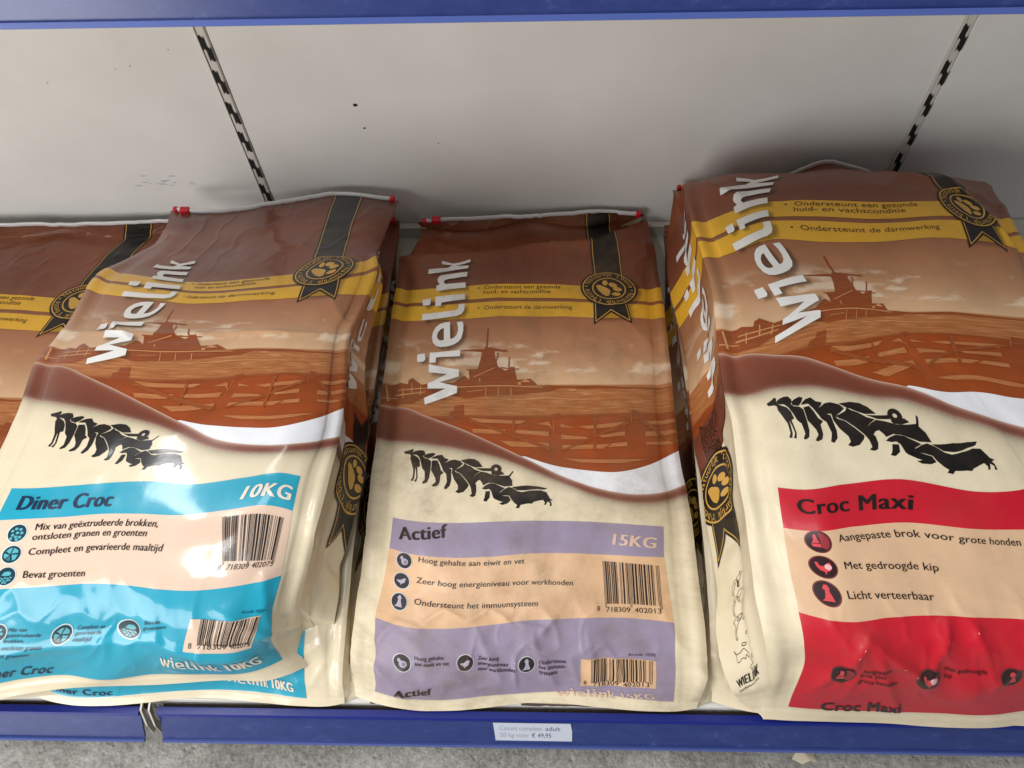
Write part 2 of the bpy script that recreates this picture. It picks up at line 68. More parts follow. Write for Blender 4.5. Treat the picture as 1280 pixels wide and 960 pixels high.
PLACED = {
 'actief': [[-222, 165, 128, -203, 159, 128, -159, 151, 128, -110, 150, 128, -63, 154, 128, -17, 160, 128, 31, 160, 128, 79, 156, 128, 129, 153, 128, 173, 154, 128, 190, 157, 128], [-222, 171, 133, -203, 165, 133, -158, 156, 133, -110, 156, 133, -63, 160, 133, -16, 165, 133, 30, 166, 133, 79, 163, 133, 129, 158, 133, 173, 159, 133, 191, 161, 133], [-221, 177, 139, -202, 171, 139, -157, 162, 139,
-109, 161, 139, -63, 166, 139, -16, 170, 139, 30, 172, 139, 78, 169, 139, 129, 164, 139, 174, 163, 139, 192, 165, 139], [-221, 187, 149, -200, 180, 151, -155, 170, 153, -108, 169, 154, -62, 173, 154, -16, 177, 154, 30, 180, 154, 77, 178, 154, 127, 173, 153, 174, 171, 151, 193, 172, 149], [-221, 198, 160, -199, 190, 164, -153, 179, 169, -107, 177, 171, -61, 181, 171, -16, 185, 172, 29, 188, 171,
76, 188, 171, 126, 184, 169, 174, 180, 164, 195, 180, 160], [-221, 212, 169, -198, 203, 175, -153, 190, 183, -106, 187, 185, -61, 191, 186, -16, 195, 186, 28, 199, 186, 75, 200, 185, 124, 197, 183, 174, 192, 175, 196, 191, 169], [-219, 225, 177, -198, 215, 186, -153, 201, 195, -106, 198, 198, -60, 202, 199, -16, 207, 200, 28, 211, 199, 74, 212, 198, 123, 210, 195, 173, 206, 186, 196, 204, 177],
[-216, 256, 188, -199, 245, 199, -156, 229, 211, -107, 226, 215, -60, 230, 216, -16, 236, 217, 28, 239, 216, 73, 241, 215, 122, 241, 211, 172, 238, 199, 195, 235, 188], [-214, 293, 196, -196, 284, 207, -155, 268, 220, -107, 263, 224, -60, 266, 226, -14, 272, 226, 29, 275, 226, 74, 277, 224, 122, 277, 220, 170, 277, 207, 192, 277, 196], [-212, 334, 206, -194, 325, 217, -153, 310, 230, -107, 305,
234, -58, 307, 235, -11, 312, 236, 32, 314, 235, 75, 314, 234, 122, 314, 230, 168, 318, 217, 189, 321, 206], [-213, 369, 209, -195, 361, 220, -155, 349, 233, -107, 345, 237, -58, 347, 239, -9, 350, 239, 35, 351, 239, 78, 351, 237, 125, 350, 233, 168, 354, 220, 187, 359, 209], [-212, 403, 212, -195, 396, 224, -156, 387, 236, -109, 385, 240, -60, 386, 242, -11, 388, 242, 34, 388, 242, 79, 388, 240,
124, 389, 236, 166, 394, 224, 184, 399, 212], [-211, 440, 215, -194, 433, 226, -155, 426, 239, -110, 425, 243, -62, 426, 244, -13, 426, 245, 33, 426, 244, 78, 426, 243, 123, 429, 239, 162, 435, 226, 180, 440, 215], [-211, 482, 214, -194, 475, 225, -155, 467, 237, -110, 466, 242, -63, 467, 243, -14, 467, 244, 33, 466, 243, 79, 467, 242, 124, 470, 237, 163, 477, 225, 180, 482, 214], [-212, 524, 212,
-194, 517, 224, -156, 509, 236, -110, 507, 240, -63, 507, 242, -15, 507, 242, 33, 507, 242, 79, 508, 240, 124, 511, 236, 163, 518, 224, 181, 524, 212], [-212, 566, 210, -195, 559, 222, -156, 551, 234, -110, 548, 238, -63, 548, 240, -15, 548, 240, 33, 548, 240, 80, 549, 238, 125, 552, 234, 164, 560, 222, 181, 567, 210], [-213, 617, 204, -196, 610, 215, -157, 601, 228, -111, 598, 232, -63, 597, 233,
-15, 598, 234, 33, 597, 233, 80, 599, 232, 126, 602, 228, 165, 610, 215, 182, 617, 204], [-215, 663, 198, -197, 655, 210, -158, 647, 222, -112, 646, 226, -64, 646, 228, -15, 646, 228, 34, 646, 228, 81, 646, 226, 127, 648, 222, 166, 656, 210, 183, 663, 198], [-216, 709, 192, -199, 701, 204, -159, 694, 216, -112, 694, 220, -64, 696, 222, -15, 696, 222, 34, 696, 222, 82, 694, 220, 128, 694, 216, 167,
702, 204, 184, 709, 192], [-217, 757, 186, -200, 749, 196, -161, 742, 208, -114, 742, 211, -65, 745, 213, -16, 746, 213, 34, 745, 213, 83, 742, 211, 129, 742, 208, 169, 749, 196, 186, 757, 186], [-220, 793, 181, -203, 786, 190, -162, 778, 200, -114, 777, 204, -66, 780, 205, -16, 782, 205, 34, 779, 205, 83, 777, 204, 130, 778, 200, 170, 784, 190, 187, 792, 181], [-222, 817, 177, -204, 810, 186,
-162, 802, 195, -114, 799, 198, -67, 802, 200, -16, 807, 200, 35, 802, 200, 83, 800, 198, 130, 803, 195, 171, 809, 186, 188, 815, 177], [-220, 836, 175, -202, 829, 182, -160, 820, 191, -114, 817, 194, -67, 820, 195, -17, 827, 195, 35, 820, 195, 83, 819, 194, 130, 824, 191, 171, 830, 182, 188, 836, 175], [-215, 850, 174, -198, 844, 180, -158, 835, 188, -113, 832, 190, -66, 836, 191, -17, 845, 191,
34, 837, 191, 83, 835, 190, 129, 842, 188, 169, 851, 180, 186, 856, 174], [-209, 866, 170, -193, 861, 175, -156, 854, 180, -112, 850, 181, -66, 856, 182, -17, 866, 182, 34, 857, 182, 83, 856, 181, 129, 864, 180, 168, 874, 175, 184, 880, 170], [-202, 883, 166, -187, 880, 169, -153, 873, 172, -111, 871, 173, -66, 877, 173, -17, 889, 173, 34, 880, 173, 82, 878, 173, 128, 887, 172, 165, 901, 169, 181,
906, 166], [-196, 889, 174, -182, 887, 176, -149, 882, 178, -108, 881, 178, -63, 887, 179, -16, 897, 179, 34, 891, 179, 80, 891, 178, 125, 900, 178, 161, 913, 176, 176, 917, 174], [-199, 896, 181, -183, 895, 182, -147, 895, 184, -105, 896, 185, -60, 900, 185, -13, 901, 185, 33, 905, 185, 79, 908, 185, 122, 914, 184, 159, 918, 182, 175, 919, 181]],
 'diner': [[-715, 148, 166, -695, 143, 174, -653, 142, 182, -607, 151, 185, -561, 158, 186, -515, 162, 186, -443, 165, 186, -365, 171, 185, -315, 172, 182, -282, 186, 174, -272, 194, 166], [-713, 155, 171, -692, 150, 180, -649, 150, 190, -602, 158, 193, -554, 164, 195, -507, 164, 195, -443, 169, 195, -378, 173, 193, -321, 176, 190, -286, 194, 180, -277, 204, 171], [-710, 163, 177, -687, 157, 188,
-643, 158, 200, -595, 166, 204, -546, 171, 205, -497, 166, 206, -443, 173, 205, -390, 174, 204, -327, 179, 200, -290, 202, 188, -281, 216, 177], [-698, 174, 196, -674, 169, 210, -628, 169, 224, -579, 175, 229, -528, 180, 231, -478, 174, 231, -436, 177, 231, -394, 176, 229, -330, 182, 224, -292, 210, 210, -283, 230, 196], [-680, 186, 224, -657, 183, 238, -611, 181, 252, -561, 186, 257, -509, 190,
259, -460, 186, 259, -426, 184, 259, -388, 182, 257, -329, 186, 252, -291, 214, 238, -281, 237, 224], [-668, 200, 245, -645, 198, 258, -598, 195, 273, -548, 198, 278, -496, 203, 279, -448, 202, 280, -419, 195, 279, -382, 192, 278, -327, 195, 273, -288, 219, 258, -278, 240, 245], [-655, 212, 264, -632, 211, 278, -586, 209, 292, -537, 211, 297, -486, 215, 299, -441, 215, 299, -412, 207, 299, -374,
204, 297, -321, 208, 292, -283, 230, 278, -272, 246, 264], [-640, 237, 290, -617, 237, 303, -572, 237, 318, -525, 239, 322, -479, 242, 324, -440, 241, 325, -402, 237, 324, -360, 237, 322, -309, 246, 318, -271, 263, 303, -260, 270, 290], [-635, 272, 306, -612, 270, 319, -568, 270, 334, -521, 272, 338, -477, 275, 340, -436, 275, 341, -394, 274, 340, -348, 279, 338, -299, 288, 334, -263, 292, 319,
-252, 294, 306], [-629, 310, 323, -606, 306, 336, -560, 303, 351, -513, 305, 355, -469, 309, 357, -426, 310, 358, -380, 310, 357, -333, 318, 355, -289, 326, 351, -256, 320, 336, -245, 315, 323], [-626, 348, 329, -601, 341, 342, -555, 335, 356, -508, 337, 361, -464, 341, 363, -420, 343, 364, -372, 341, 363, -319, 351, 361, -281, 360, 356, -252, 360, 342, -239, 361, 329], [-619, 386, 334, -594, 378,
347, -548, 370, 362, -501, 370, 367, -456, 372, 368, -414, 374, 369, -366, 374, 368, -306, 383, 367, -267, 393, 362, -243, 401, 347, -235, 406, 334], [-613, 427, 339, -589, 418, 352, -542, 407, 367, -494, 405, 371, -446, 404, 373, -400, 407, 374, -357, 415, 373, -306, 417, 371, -264, 423, 367, -240, 430, 352, -233, 436, 339], [-616, 473, 336, -592, 464, 349, -544, 451, 364, -495, 446, 369, -443,
443, 370, -392, 445, 371, -347, 452, 370, -304, 454, 369, -267, 457, 364, -243, 463, 349, -235, 470, 336], [-620, 513, 333, -595, 504, 347, -548, 493, 361, -496, 486, 366, -443, 482, 368, -389, 484, 368, -340, 488, 368, -301, 490, 366, -268, 491, 361, -246, 499, 347, -239, 506, 333], [-614, 544, 330, -590, 535, 343, -544, 526, 358, -497, 521, 363, -447, 518, 364, -392, 519, 365, -339, 523, 364,
-301, 523, 363, -270, 525, 358, -249, 533, 343, -243, 541, 330], [-611, 585, 320, -586, 576, 333, -540, 566, 348, -496, 560, 353, -458, 557, 354, -407, 558, 355, -351, 561, 354, -307, 562, 353, -273, 563, 348, -251, 570, 333, -244, 579, 320], [-614, 634, 311, -588, 621, 324, -536, 604, 339, -486, 594, 344, -461, 589, 346, -415, 590, 346, -359, 595, 346, -309, 598, 344, -269, 602, 339, -244, 608,
324, -237, 614, 311], [-614, 672, 302, -588, 658, 315, -533, 638, 330, -477, 626, 335, -446, 622, 337, -410, 624, 337, -359, 629, 337, -309, 636, 335, -265, 649, 330, -235, 671, 315, -226, 684, 302], [-608, 709, 286, -583, 695, 299, -533, 674, 314, -485, 663, 318, -446, 662, 320, -408, 665, 321, -360, 672, 320, -311, 680, 318, -269, 694, 314, -241, 716, 299, -233, 730, 286], [-592, 746, 271, -570,
730, 285, -532, 704, 299, -490, 694, 304, -450, 695, 306, -408, 700, 307, -362, 708, 306, -314, 716, 304, -272, 726, 299, -244, 741, 285, -234, 753, 272], [-583, 771, 262, -563, 754, 275, -530, 727, 290, -492, 717, 295, -452, 718, 296, -410, 725, 297, -364, 733, 296, -316, 741, 295, -274, 748, 290, -245, 759, 275, -235, 770, 262], [-582, 789, 253, -562, 773, 267, -529, 746, 281, -493, 736, 286,
-454, 738, 288, -412, 745, 288, -365, 754, 288, -318, 762, 286, -275, 767, 281, -245, 777, 267, -235, 788, 253], [-581, 802, 249, -562, 786, 261, -529, 763, 275, -495, 753, 279, -456, 755, 280, -413, 763, 281, -367, 773, 280, -320, 781, 279, -276, 784, 275, -245, 792, 261, -234, 802, 249], [-580, 811, 248, -562, 798, 258, -530, 778, 269, -496, 769, 272, -457, 772, 274, -415, 780, 274, -369, 791,
274, -321, 798, 272, -277, 800, 269, -244, 806, 258, -233, 814, 248], [-580, 823, 246, -563, 812, 253, -531, 796, 262, -497, 790, 264, -459, 794, 265, -417, 803, 266, -370, 813, 265, -322, 821, 264, -277, 822, 262, -243, 824, 253, -231, 830, 246], [-581, 839, 243, -566, 832, 247, -534, 822, 252, -500, 819, 253, -462, 823, 254, -420, 833, 254, -373, 844, 254, -324, 852, 253, -277, 851, 252, -241,
849, 247, -228, 852, 243], [-590, 877, 229, -575, 871, 232, -542, 865, 236, -505, 864, 237, -466, 870, 237, -423, 879, 238, -375, 891, 237, -325, 900, 237, -277, 897, 236, -240, 895, 232, -225, 897, 229]],
 'maxi': [[266, 145, 137, 286, 144, 137, 342, 143, 137, 407, 142, 137, 466, 139, 137, 525, 139, 137, 587, 145, 137, 643, 141, 137, 702, 135, 137, 765, 137, 137, 795, 140, 137], [264, 152, 148, 284, 150, 150, 339, 147, 152, 403, 146, 152, 461, 144, 152, 518, 143, 153, 580, 150, 152, 636, 146, 152, 693, 140, 152, 757, 141, 150, 788, 145, 148], [262, 158, 159, 282, 155, 164, 336, 151, 169, 397, 150,
170, 455, 149, 171, 510, 148, 171, 571, 155, 171, 626, 152, 170, 684, 145, 169, 749, 146, 164, 782, 150, 159], [258, 167, 186, 278, 162, 196, 328, 156, 208, 384, 155, 212, 439, 155, 213, 492, 153, 213, 550, 159, 213, 604, 157, 212, 662, 152, 208, 731, 153, 196, 768, 157, 186], [251, 173, 229, 273, 169, 240, 319, 162, 253, 370, 160, 257, 421, 161, 258, 473, 159, 259, 527, 163, 258, 579, 163, 257,
637, 158, 253, 705, 159, 240, 741, 162, 229], [246, 184, 260, 271, 180, 271, 316, 171, 284, 362, 169, 288, 411, 171, 290, 461, 170, 290, 513, 172, 290, 563, 172, 288, 622, 169, 284, 689, 169, 271, 724, 171, 260], [240, 198, 289, 264, 191, 300, 310, 180, 313, 354, 179, 317, 401, 181, 319, 451, 180, 319, 501, 181, 319, 549, 181, 317, 607, 180, 313, 673, 179, 300, 705, 181, 289], [229, 236, 320, 253,
221, 331, 300, 205, 344, 345, 208, 348, 391, 211, 349, 442, 209, 350, 490, 209, 349, 537, 210, 348, 596, 209, 344, 658, 209, 331, 688, 209, 320], [225, 270, 337, 244, 259, 348, 288, 245, 361, 333, 247, 365, 381, 251, 366, 434, 249, 367, 481, 248, 366, 530, 249, 365, 592, 248, 361, 653, 247, 348, 683, 248, 337], [221, 306, 355, 237, 296, 366, 276, 285, 379, 318, 290, 383, 369, 295, 384, 430, 289,
385, 473, 290, 384, 520, 293, 383, 583, 291, 379, 644, 290, 366, 673, 291, 355], [218, 346, 360, 234, 336, 372, 273, 326, 384, 318, 332, 388, 373, 337, 390, 442, 325, 390, 487, 328, 390, 516, 341, 388, 574, 339, 384, 636, 337, 372, 665, 338, 360], [218, 381, 365, 233, 374, 377, 271, 368, 389, 317, 373, 393, 375, 374, 395, 436, 367, 395, 474, 384, 395, 496, 397, 393, 552, 391, 389, 612, 391, 377,
642, 394, 365], [217, 416, 370, 232, 410, 381, 267, 410, 394, 309, 418, 398, 365, 418, 400, 407, 435, 400, 437, 448, 400, 476, 453, 398, 535, 442, 394, 596, 440, 381, 626, 443, 370], [213, 458, 370, 226, 452, 381, 257, 456, 394, 301, 465, 398, 350, 470, 400, 390, 485, 400, 423, 493, 400, 470, 492, 398, 532, 484, 394, 596, 482, 381, 626, 485, 370], [214, 502, 370, 226, 496, 381, 261, 497, 394, 316,
513, 398, 353, 516, 400, 386, 520, 400, 420, 521, 400, 472, 521, 398, 537, 516, 394, 602, 516, 381, 632, 520, 370], [215, 542, 369, 231, 537, 381, 276, 538, 393, 326, 552, 398, 363, 555, 399, 395, 552, 399, 429, 548, 399, 484, 549, 398, 545, 546, 393, 607, 548, 381, 636, 552, 369], [218, 593, 365, 232, 588, 376, 270, 589, 389, 317, 597, 393, 367, 597, 394, 414, 596, 395, 458, 595, 394, 509, 594,
393, 560, 591, 389, 604, 589, 376, 627, 593, 365], [217, 638, 360, 229, 634, 372, 260, 637, 384, 301, 646, 388, 359, 638, 390, 422, 640, 390, 478, 644, 390, 530, 643, 388, 573, 640, 384, 600, 636, 372, 618, 639, 360], [213, 685, 356, 224, 680, 367, 252, 686, 380, 292, 699, 384, 351, 697, 386, 424, 692, 386, 489, 697, 386, 537, 698, 384, 572, 689, 380, 596, 683, 367, 613, 687, 356], [209, 738, 348,
220, 733, 359, 251, 738, 371, 298, 750, 376, 358, 751, 377, 427, 747, 378, 492, 749, 377, 536, 747, 376, 568, 737, 371, 600, 732, 359, 619, 736, 348], [208, 783, 340, 220, 777, 351, 254, 778, 364, 310, 782, 368, 367, 785, 369, 428, 784, 370, 486, 784, 369, 528, 780, 368, 566, 774, 364, 604, 775, 351, 625, 781, 340], [211, 821, 327, 224, 814, 338, 262, 812, 351, 323, 810, 355, 377, 814, 356, 432,
815, 357, 486, 815, 356, 528, 811, 355, 570, 808, 351, 613, 813, 338, 636, 821, 327], [213, 844, 311, 227, 837, 322, 267, 832, 333, 329, 829, 337, 381, 834, 340, 434, 836, 342, 487, 835, 341, 529, 831, 338, 573, 830, 333, 618, 836, 322, 642, 844, 311], [213, 852, 288, 227, 846, 297, 267, 842, 307, 329, 839, 310, 381, 843, 316, 434, 845, 322, 487, 845, 319, 529, 841, 314, 573, 840, 307, 618, 846,
297, 642, 852, 288], [213, 860, 274, 227, 855, 282, 267, 852, 290, 329, 849, 293, 381, 853, 301, 434, 854, 311, 487, 854, 307, 529, 851, 300, 573, 850, 290, 618, 854, 282, 642, 860, 274], [213, 870, 266, 227, 866, 272, 267, 863, 279, 329, 861, 281, 381, 864, 292, 434, 865, 306, 487, 865, 300, 529, 863, 290, 573, 862, 279, 618, 865, 272, 642, 870, 266], [213, 883, 256, 227, 880, 259, 267, 879, 263,
329, 878, 265, 381, 879, 280, 434, 880, 300, 487, 880, 292, 529, 878, 278, 573, 878, 263, 618, 880, 259, 642, 883, 256], [213, 902, 240, 227, 902, 240, 267, 902, 240, 329, 902, 240, 381, 902, 262, 434, 902, 291, 487, 902, 279, 529, 902, 260, 573, 902, 240, 618, 902, 240, 642, 902, 240]],
}
# ------------------------------------------------------------------ colours and materials
def S(r, g, b, k=1.0):
    f = lambda c: ((c/255)/12.92 if c/255 <= .04045 else ((c/255+.055)/1.055)**2.4)*k
    return (f(r), f(g), f(b), 1.0)
def new_mat(name, rough=.5, col=(.5,.5,.5,1), spec=.5):
    m = bpy.data.materials.new(name); m.use_nodes = True
    b = m.node_tree.nodes['Principled BSDF']; b.inputs['Roughness'].default_value = rough; b.inputs['Base Color'].default_value = col
    b.inputs['Specular IOR Level'].default_value = spec
    return m, m.node_tree, b
def N(t, kind, **kw):
    n = t.nodes.new(kind)
    for k, v in kw.items():
        if k in n.inputs: n.inputs[k].default_value = v
        else: setattr(n, k, v)
    return n
def ramp(t, src, pts):
    r = t.nodes.new('ShaderNodeValToRGB'); e = r.color_ramp.elements
    while len(e) < len(pts): e.new(.5)
    for q, (p, c) in zip(e, pts): q.position = p; q.color = c if len(c) == 4 else (*c, 1)
    t.links.new(src, r.inputs[0]); return r.outputs[0]
def mix(t, fac, a, b, mode='MIX'):
    n = t.nodes.new('ShaderNodeMix'); n.data_type = 'RGBA'; n.blend_type = mode
    for sock, v in ((n.inputs[0], fac), (n.inputs[6], a), (n.inputs[7], b)):
        if hasattr(v, 'is_linked'): t.links.new(v, sock)
        else: sock.default_value = v
    return n.outputs[2]
def math_n(t, op, a, b=0.0):
    n = t.nodes.new('ShaderNodeMath'); n.operation = op
    for sock, v in ((n.inputs[0], a), (n.inputs[1], b)):
        if hasattr(v, 'is_linked'): t.links.new(v, sock)
        else: sock.default_value = v
    return n.outputs[0]

def film_mat(name, rough, dirt, coat=0.0):
    m, t, b = new_mat(name, rough, spec=.28)
    col = N(t, 'ShaderNodeAttribute', attribute_name='Col').outputs['Color']
    fld = N(t, 'ShaderNodeAttribute', attribute_name='fld').outputs['Fac']; al = N(t, 'ShaderNodeAttribute', attribute_name='Col').outputs['Alpha']
    fld = math_n(t, 'ADD', fld, math_n(t, 'SUBTRACT', 1.0, al))      # the print's alpha says how strongly the photo texture shows
    uv = N(t, 'ShaderNodeAttribute', attribute_name='art').outputs['Vector']
    mp = N(t, 'ShaderNodeMapping'); mp.inputs['Scale'].default_value = (30, 420, 1); t.links.new(uv, mp.inputs[0])
    n1 = N(t, 'ShaderNodeTexNoise', Scale=1.0, Detail=7.0, Roughness=.65); t.links.new(mp.outputs[0], n1.inputs['Vector'])
    tex = ramp(t, n1.outputs[0], [(.3, S(128,62,26)), (.5, S(172,104,58)), (.7, S(212,162,110))])
    c = mix(t, math_n(t, 'MULTIPLY', fld, .62), col, tex)
    # print grain
    n2 = N(t, 'ShaderNodeTexNoise', Scale=420.0, Detail=2.0); t.links.new(uv, n2.inputs['Vector'])
    c = mix(t, 1.0, c, ramp(t, n2.outputs[0], [(.3, (.97,.97,.97)), (.7, (1.02,1.02,1.02))]), 'MULTIPLY')
    # handling dirt and scuffs
    n3 = N(t, 'ShaderNodeTexNoise', Scale=9.0, Detail=8.0, Roughness=.68); t.links.new(uv, n3.inputs['Vector'])
    n4 = N(t, 'ShaderNodeTexNoise', Scale=34.0, Detail=6.0, Roughness=.7); t.links.new(uv, n4.inputs['Vector'])
    d = math_n(t, 'MULTIPLY', ramp(t, n3.outputs[0], [(.40, (0,0,0)), (.64, (1,1,1))]), ramp(t, n4.outputs[0], [(.35, (.2,.2,.2)), (.7, (1,1,1))]))
    c = mix(t, math_n(t, 'MULTIPLY', d, dirt), c, S(112,92,66))
    t.links.new(c, b.inputs['Base Color'])
    rr = math_n(t, 'ADD', math_n(t, 'MULTIPLY', n3.outputs[0], .22), rough-.11); t.links.new(rr, b.inputs['Roughness'])
    b.inputs['Coat Weight'].default_value = coat; b.inputs['Coat Roughness'].default_value = .10
    bp = N(t, 'ShaderNodeBump', Strength=.10, Distance=.0014)
    n5 = N(t, 'ShaderNodeTexNoise', Scale=38.0, Detail=5.0, Roughness=.55); t.links.new(uv, n5.inputs['Vector'])
    t.links.new(n5.outputs[0], bp.inputs['Height']); t.links.new(bp.outputs[0], b.inputs['Normal'])
    if coat: t.links.new(bp.outputs[0], b.inputs['Coat Normal'])
    return m
FILM = {'glossy': film_mat('glossy_printed_film', .34, .10, .48), 'dusty': film_mat('dusty_printed_film', .44, .62, .04), 'satin': film_mat('satin_printed_film', .37, .22, .07)}

# ------------------------------------------------------------------ mesh helpers
def link(name, me, parent=None, mat=None):
    o = bpy.data.objects.new(name, me); COL.objects.link(o)
    if mat is not None: me.materials.append(mat)
    if parent is not None: o.parent = parent
    return o
def tag(o, label=None, cat=None, group=None, kind=None):
    for k, v in (('label', label), ('category', cat), ('group', group), ('kind', kind)):
        if v: o[k] = v
    return o
def empty(name, loc=(0,0,0)):
    o = bpy.data.objects.new(name, None); COL.objects.link(o); o.location = loc; o.empty_display_size = .05; return o
def attrs(me, cols=None, fld=None, art=None):
    n = len(me.vertices)
    if cols is not None:
        a = me.color_attributes.new('Col', 'FLOAT_COLOR', 'POINT'); a.data.foreach_set('color', np.ascontiguousarray(cols, np.float32).ravel())
    if fld is not None:
        a = me.attributes.new('fld', 'FLOAT', 'POINT'); a.data.foreach_set('value', np.ascontiguousarray(fld, np.float32))
    if art is not None:
        a = me.attributes.new('art', 'FLOAT_VECTOR', 'POINT'); v = np.zeros((n,3), np.float32); v[:,:2] = art/1000.0; a.data.foreach_set('vector', v.ravel())
def grid_mesh(name, P, flip=False):
    ny, nx = P.shape[:2]; idx = np.arange(ny*nx).reshape(ny, nx)
    q = np.stack([idx[:-1,:-1], idx[:-1,1:], idx[1:,1:], idx[1:,:-1]], -1).reshape(-1,4)
    if flip: q = q[:, ::-1]
    me = bpy.data.meshes.new(name); me.vertices.add(ny*nx); me.vertices.foreach_set('co', P.reshape(-1).astype(np.float32))
    me.loops.add(q.size); me.loops.foreach_set('vertex_index', q.ravel().astype(np.int32))
    me.polygons.add(len(q)); me.polygons.foreach_set('loop_start', np.arange(0, q.size, 4, dtype=np.int32)); me.polygons.foreach_set('loop_total', np.full(len(q), 4, np.int32))
    me.polygons.foreach_set('use_smooth', np.ones(len(q), bool)); me.update(calc_edges=True); return me
def poly_mesh(name, verts, faces, smooth=False):
    me = bpy.data.meshes.new(name); me.from_pydata([tuple(v) for v in verts], [], faces); me.update()
    if smooth: me.polygons.foreach_set('use_smooth', np.ones(len(me.polygons), bool))
    return me
class MB:
    def __init__(s): s.v = []; s.f = []
    def box(s, x0, x1, y0, y1, z0, z1, c=0.0):
        k = len(s.v); c = min(c, (x1-x0)/2.2, (y1-y0)/2.2, (z1-z0)/2.2)
        if c <= 0:
            s.v += [(x,y,z) for z in (z0,z1) for y in (y0,y1) for x in (x0,x1)]
            s.f += [tuple(k+i for i in q) for q in ((0,2,3,1),(4,5,7,6),(0,1,5,4),(2,6,7,3),(0,4,6,2),(1,3,7,5))]; return s
        # chamfered box through convex hull of 24 points
        import bmesh
        b = bmesh.new()
        for sx, xa in ((1,x0),(-1,x1)):
            for sy, ya in ((1,y0),(-1,y1)):
                for sz, za in ((1,z0),(-1,z1)):
                    b.verts.new((xa, ya+sy*c, za+sz*c)); b.verts.new((xa+sx*c, ya, za+sz*c)); b.verts.new((xa+sx*c, ya+sy*c, za))
        r = bmesh.ops.convex_hull(b, input=b.verts); b.verts.index_update()
        bmesh.ops.dissolve_limit(b, angle_limit=.01, verts=b.verts, edges=b.edges); b.verts.index_update()
        s.v += [tuple(v.co) for v in b.verts]; s.f += [tuple(k+v.index for v in f.verts) for f in b.faces]; b.free(); return s
    def prism_x(s, prof, x0, x1):           # closed (y, z) profile swept along x
        k = len(s.v); n = len(prof)
        for x in (x0, x1): s.v += [(x, y, z) for y, z in prof]
        for i in range(n): j = (i+1) % n; s.f.append((k+i, k+j, k+n+j, k+n+i))
        s.f.append(tuple(k+i for i in reversed(range(n)))); s.f.append(tuple(k+n+i for i in range(n))); return s
    def tube(s, pts, r, n=10, rb=None):
        rb = rb or r
        pts = [Vector(p) for p in pts]; k = len(s.v); up = Vector((0,0,1))
        for i, p in enumerate(pts):
            d = (pts[min(i+1, len(pts)-1)]-pts[max(i-1, 0)]).normalized(); a = d.cross(up).normalized(); b = a.cross(d)
            for j in range(n): t = 2*math.pi*j/n; s.v.append(tuple(p+r*math.cos(t)*a+rb*math.sin(t)*b))
        for i in range(len(pts)-1):
            for j in range(n): j2 = (j+1) % n; s.f.append((k+i*n+j, k+i*n+j2, k+(i+1)*n+j2, k+(i+1)*n+j))
        s.f.append(tuple(k+j for j in reversed(range(n)))); s.f.append(tuple(k+(len(pts)-1)*n+j for j in range(n))); return s
    def build(s, name, mat, parent=None, smooth=False): return link(name, poly_mesh(name, s.v, s.f, smooth), parent, mat)

def hermite(t, x, V):                        # non-uniform Catmull-Rom along axis 0
    x = np.asarray(x, float); i = np.clip(np.searchsorted(x, t, 'right')-1, 0, len(x)-2); h = (x[i+1]-x[i])
    m = np.zeros_like(V); d = (V[1:]-V[:-1])/(x[1:]-x[:-1]).reshape(-1, *([1]*(V.ndim-1)))
    m[0] = d[0]; m[-1] = d[-1]; w = ((x[2:]-x[1:-1])/(x[2:]-x[:-2])).reshape(-1, *([1]*(V.ndim-1))); m[1:-1] = d[:-1]*w+d[1:]*(1-w)
    sh = (-1, *([1]*(V.ndim-1))); u = ((t-x[i])/h).reshape(sh); h = h.reshape(sh)
    return (2*u**3-3*u**2+1)*V[i]+(u**3-2*u**2+u)*h*m[i]+(-2*u**3+3*u**2)*V[i+1]+(u**3-u**2)*h*m[i+1]
def vnoise(X, Y, cell, seed):                # smooth value noise, range about -1..1
    r = np.random.default_rng(seed); G = r.uniform(-1, 1, (64, 64)); a = X/cell+20.3; b = Y/cell+11.7
    i = np.floor(a).astype(int); j = np.floor(b).astype(int); u = a-i; v = b-j; u = u*u*u*(u*(u*6-15)+10); v = v*v*v*(v*(v*6-15)+10)
    g = lambda p, q: G[(i+p) % 64, (j+q) % 64]
    return (g(0,0)*(1-u)+g(1,0)*u)*(1-v)+(g(0,1)*(1-u)+g(1,1)*u)*v
def fbm(X, Y, cell, seed, n=4, gain=.5):
    return sum(gain**k*vnoise(X, Y, cell/2**k, seed+k*13) for k in range(n))
def sstep(a, b, x): t = np.clip((x-a)/(b-a), 0, 1); return t*t*(3-2*t)

class Surf:
    """a sheet of film given on a fine art grid; art in mm, points in metres"""
    def __init__(s, xs, ys, P):
        s.xs, s.ys, s.P = np.asarray(xs, float), np.asarray(ys, float), P; s.norm()
    def norm(s):
        a = np.gradient(s.P, axis=1); b = np.gradient(s.P, axis=0); n = np.cross(a, b); s.N = n/np.maximum(np.linalg.norm(n, axis=2, keepdims=True), 1e-12)
    def at(s, q):
        x = np.clip(q[:,0], s.xs[0], s.xs[-1]); y = np.clip(q[:,1], s.ys[0], s.ys[-1])
        a = (x-s.xs[0])/(s.xs[1]-s.xs[0]); b = (y-s.ys[0])/(s.ys[1]-s.ys[0])
        i = np.clip(a.astype(int), 0, len(s.xs)-2); j = np.clip(b.astype(int), 0, len(s.ys)-2); u = (a-i)[:,None]; v = (b-j)[:,None]
        f = lambda A: (A[j,i]*(1-u)+A[j,i+1]*u)*(1-v)+(A[j+1,i]*(1-u)+A[j+1,i+1]*u)*v
        n = f(s.N); return f(s.P), n/np.maximum(np.linalg.norm(n, axis=1, keepdims=True), 1e-12)

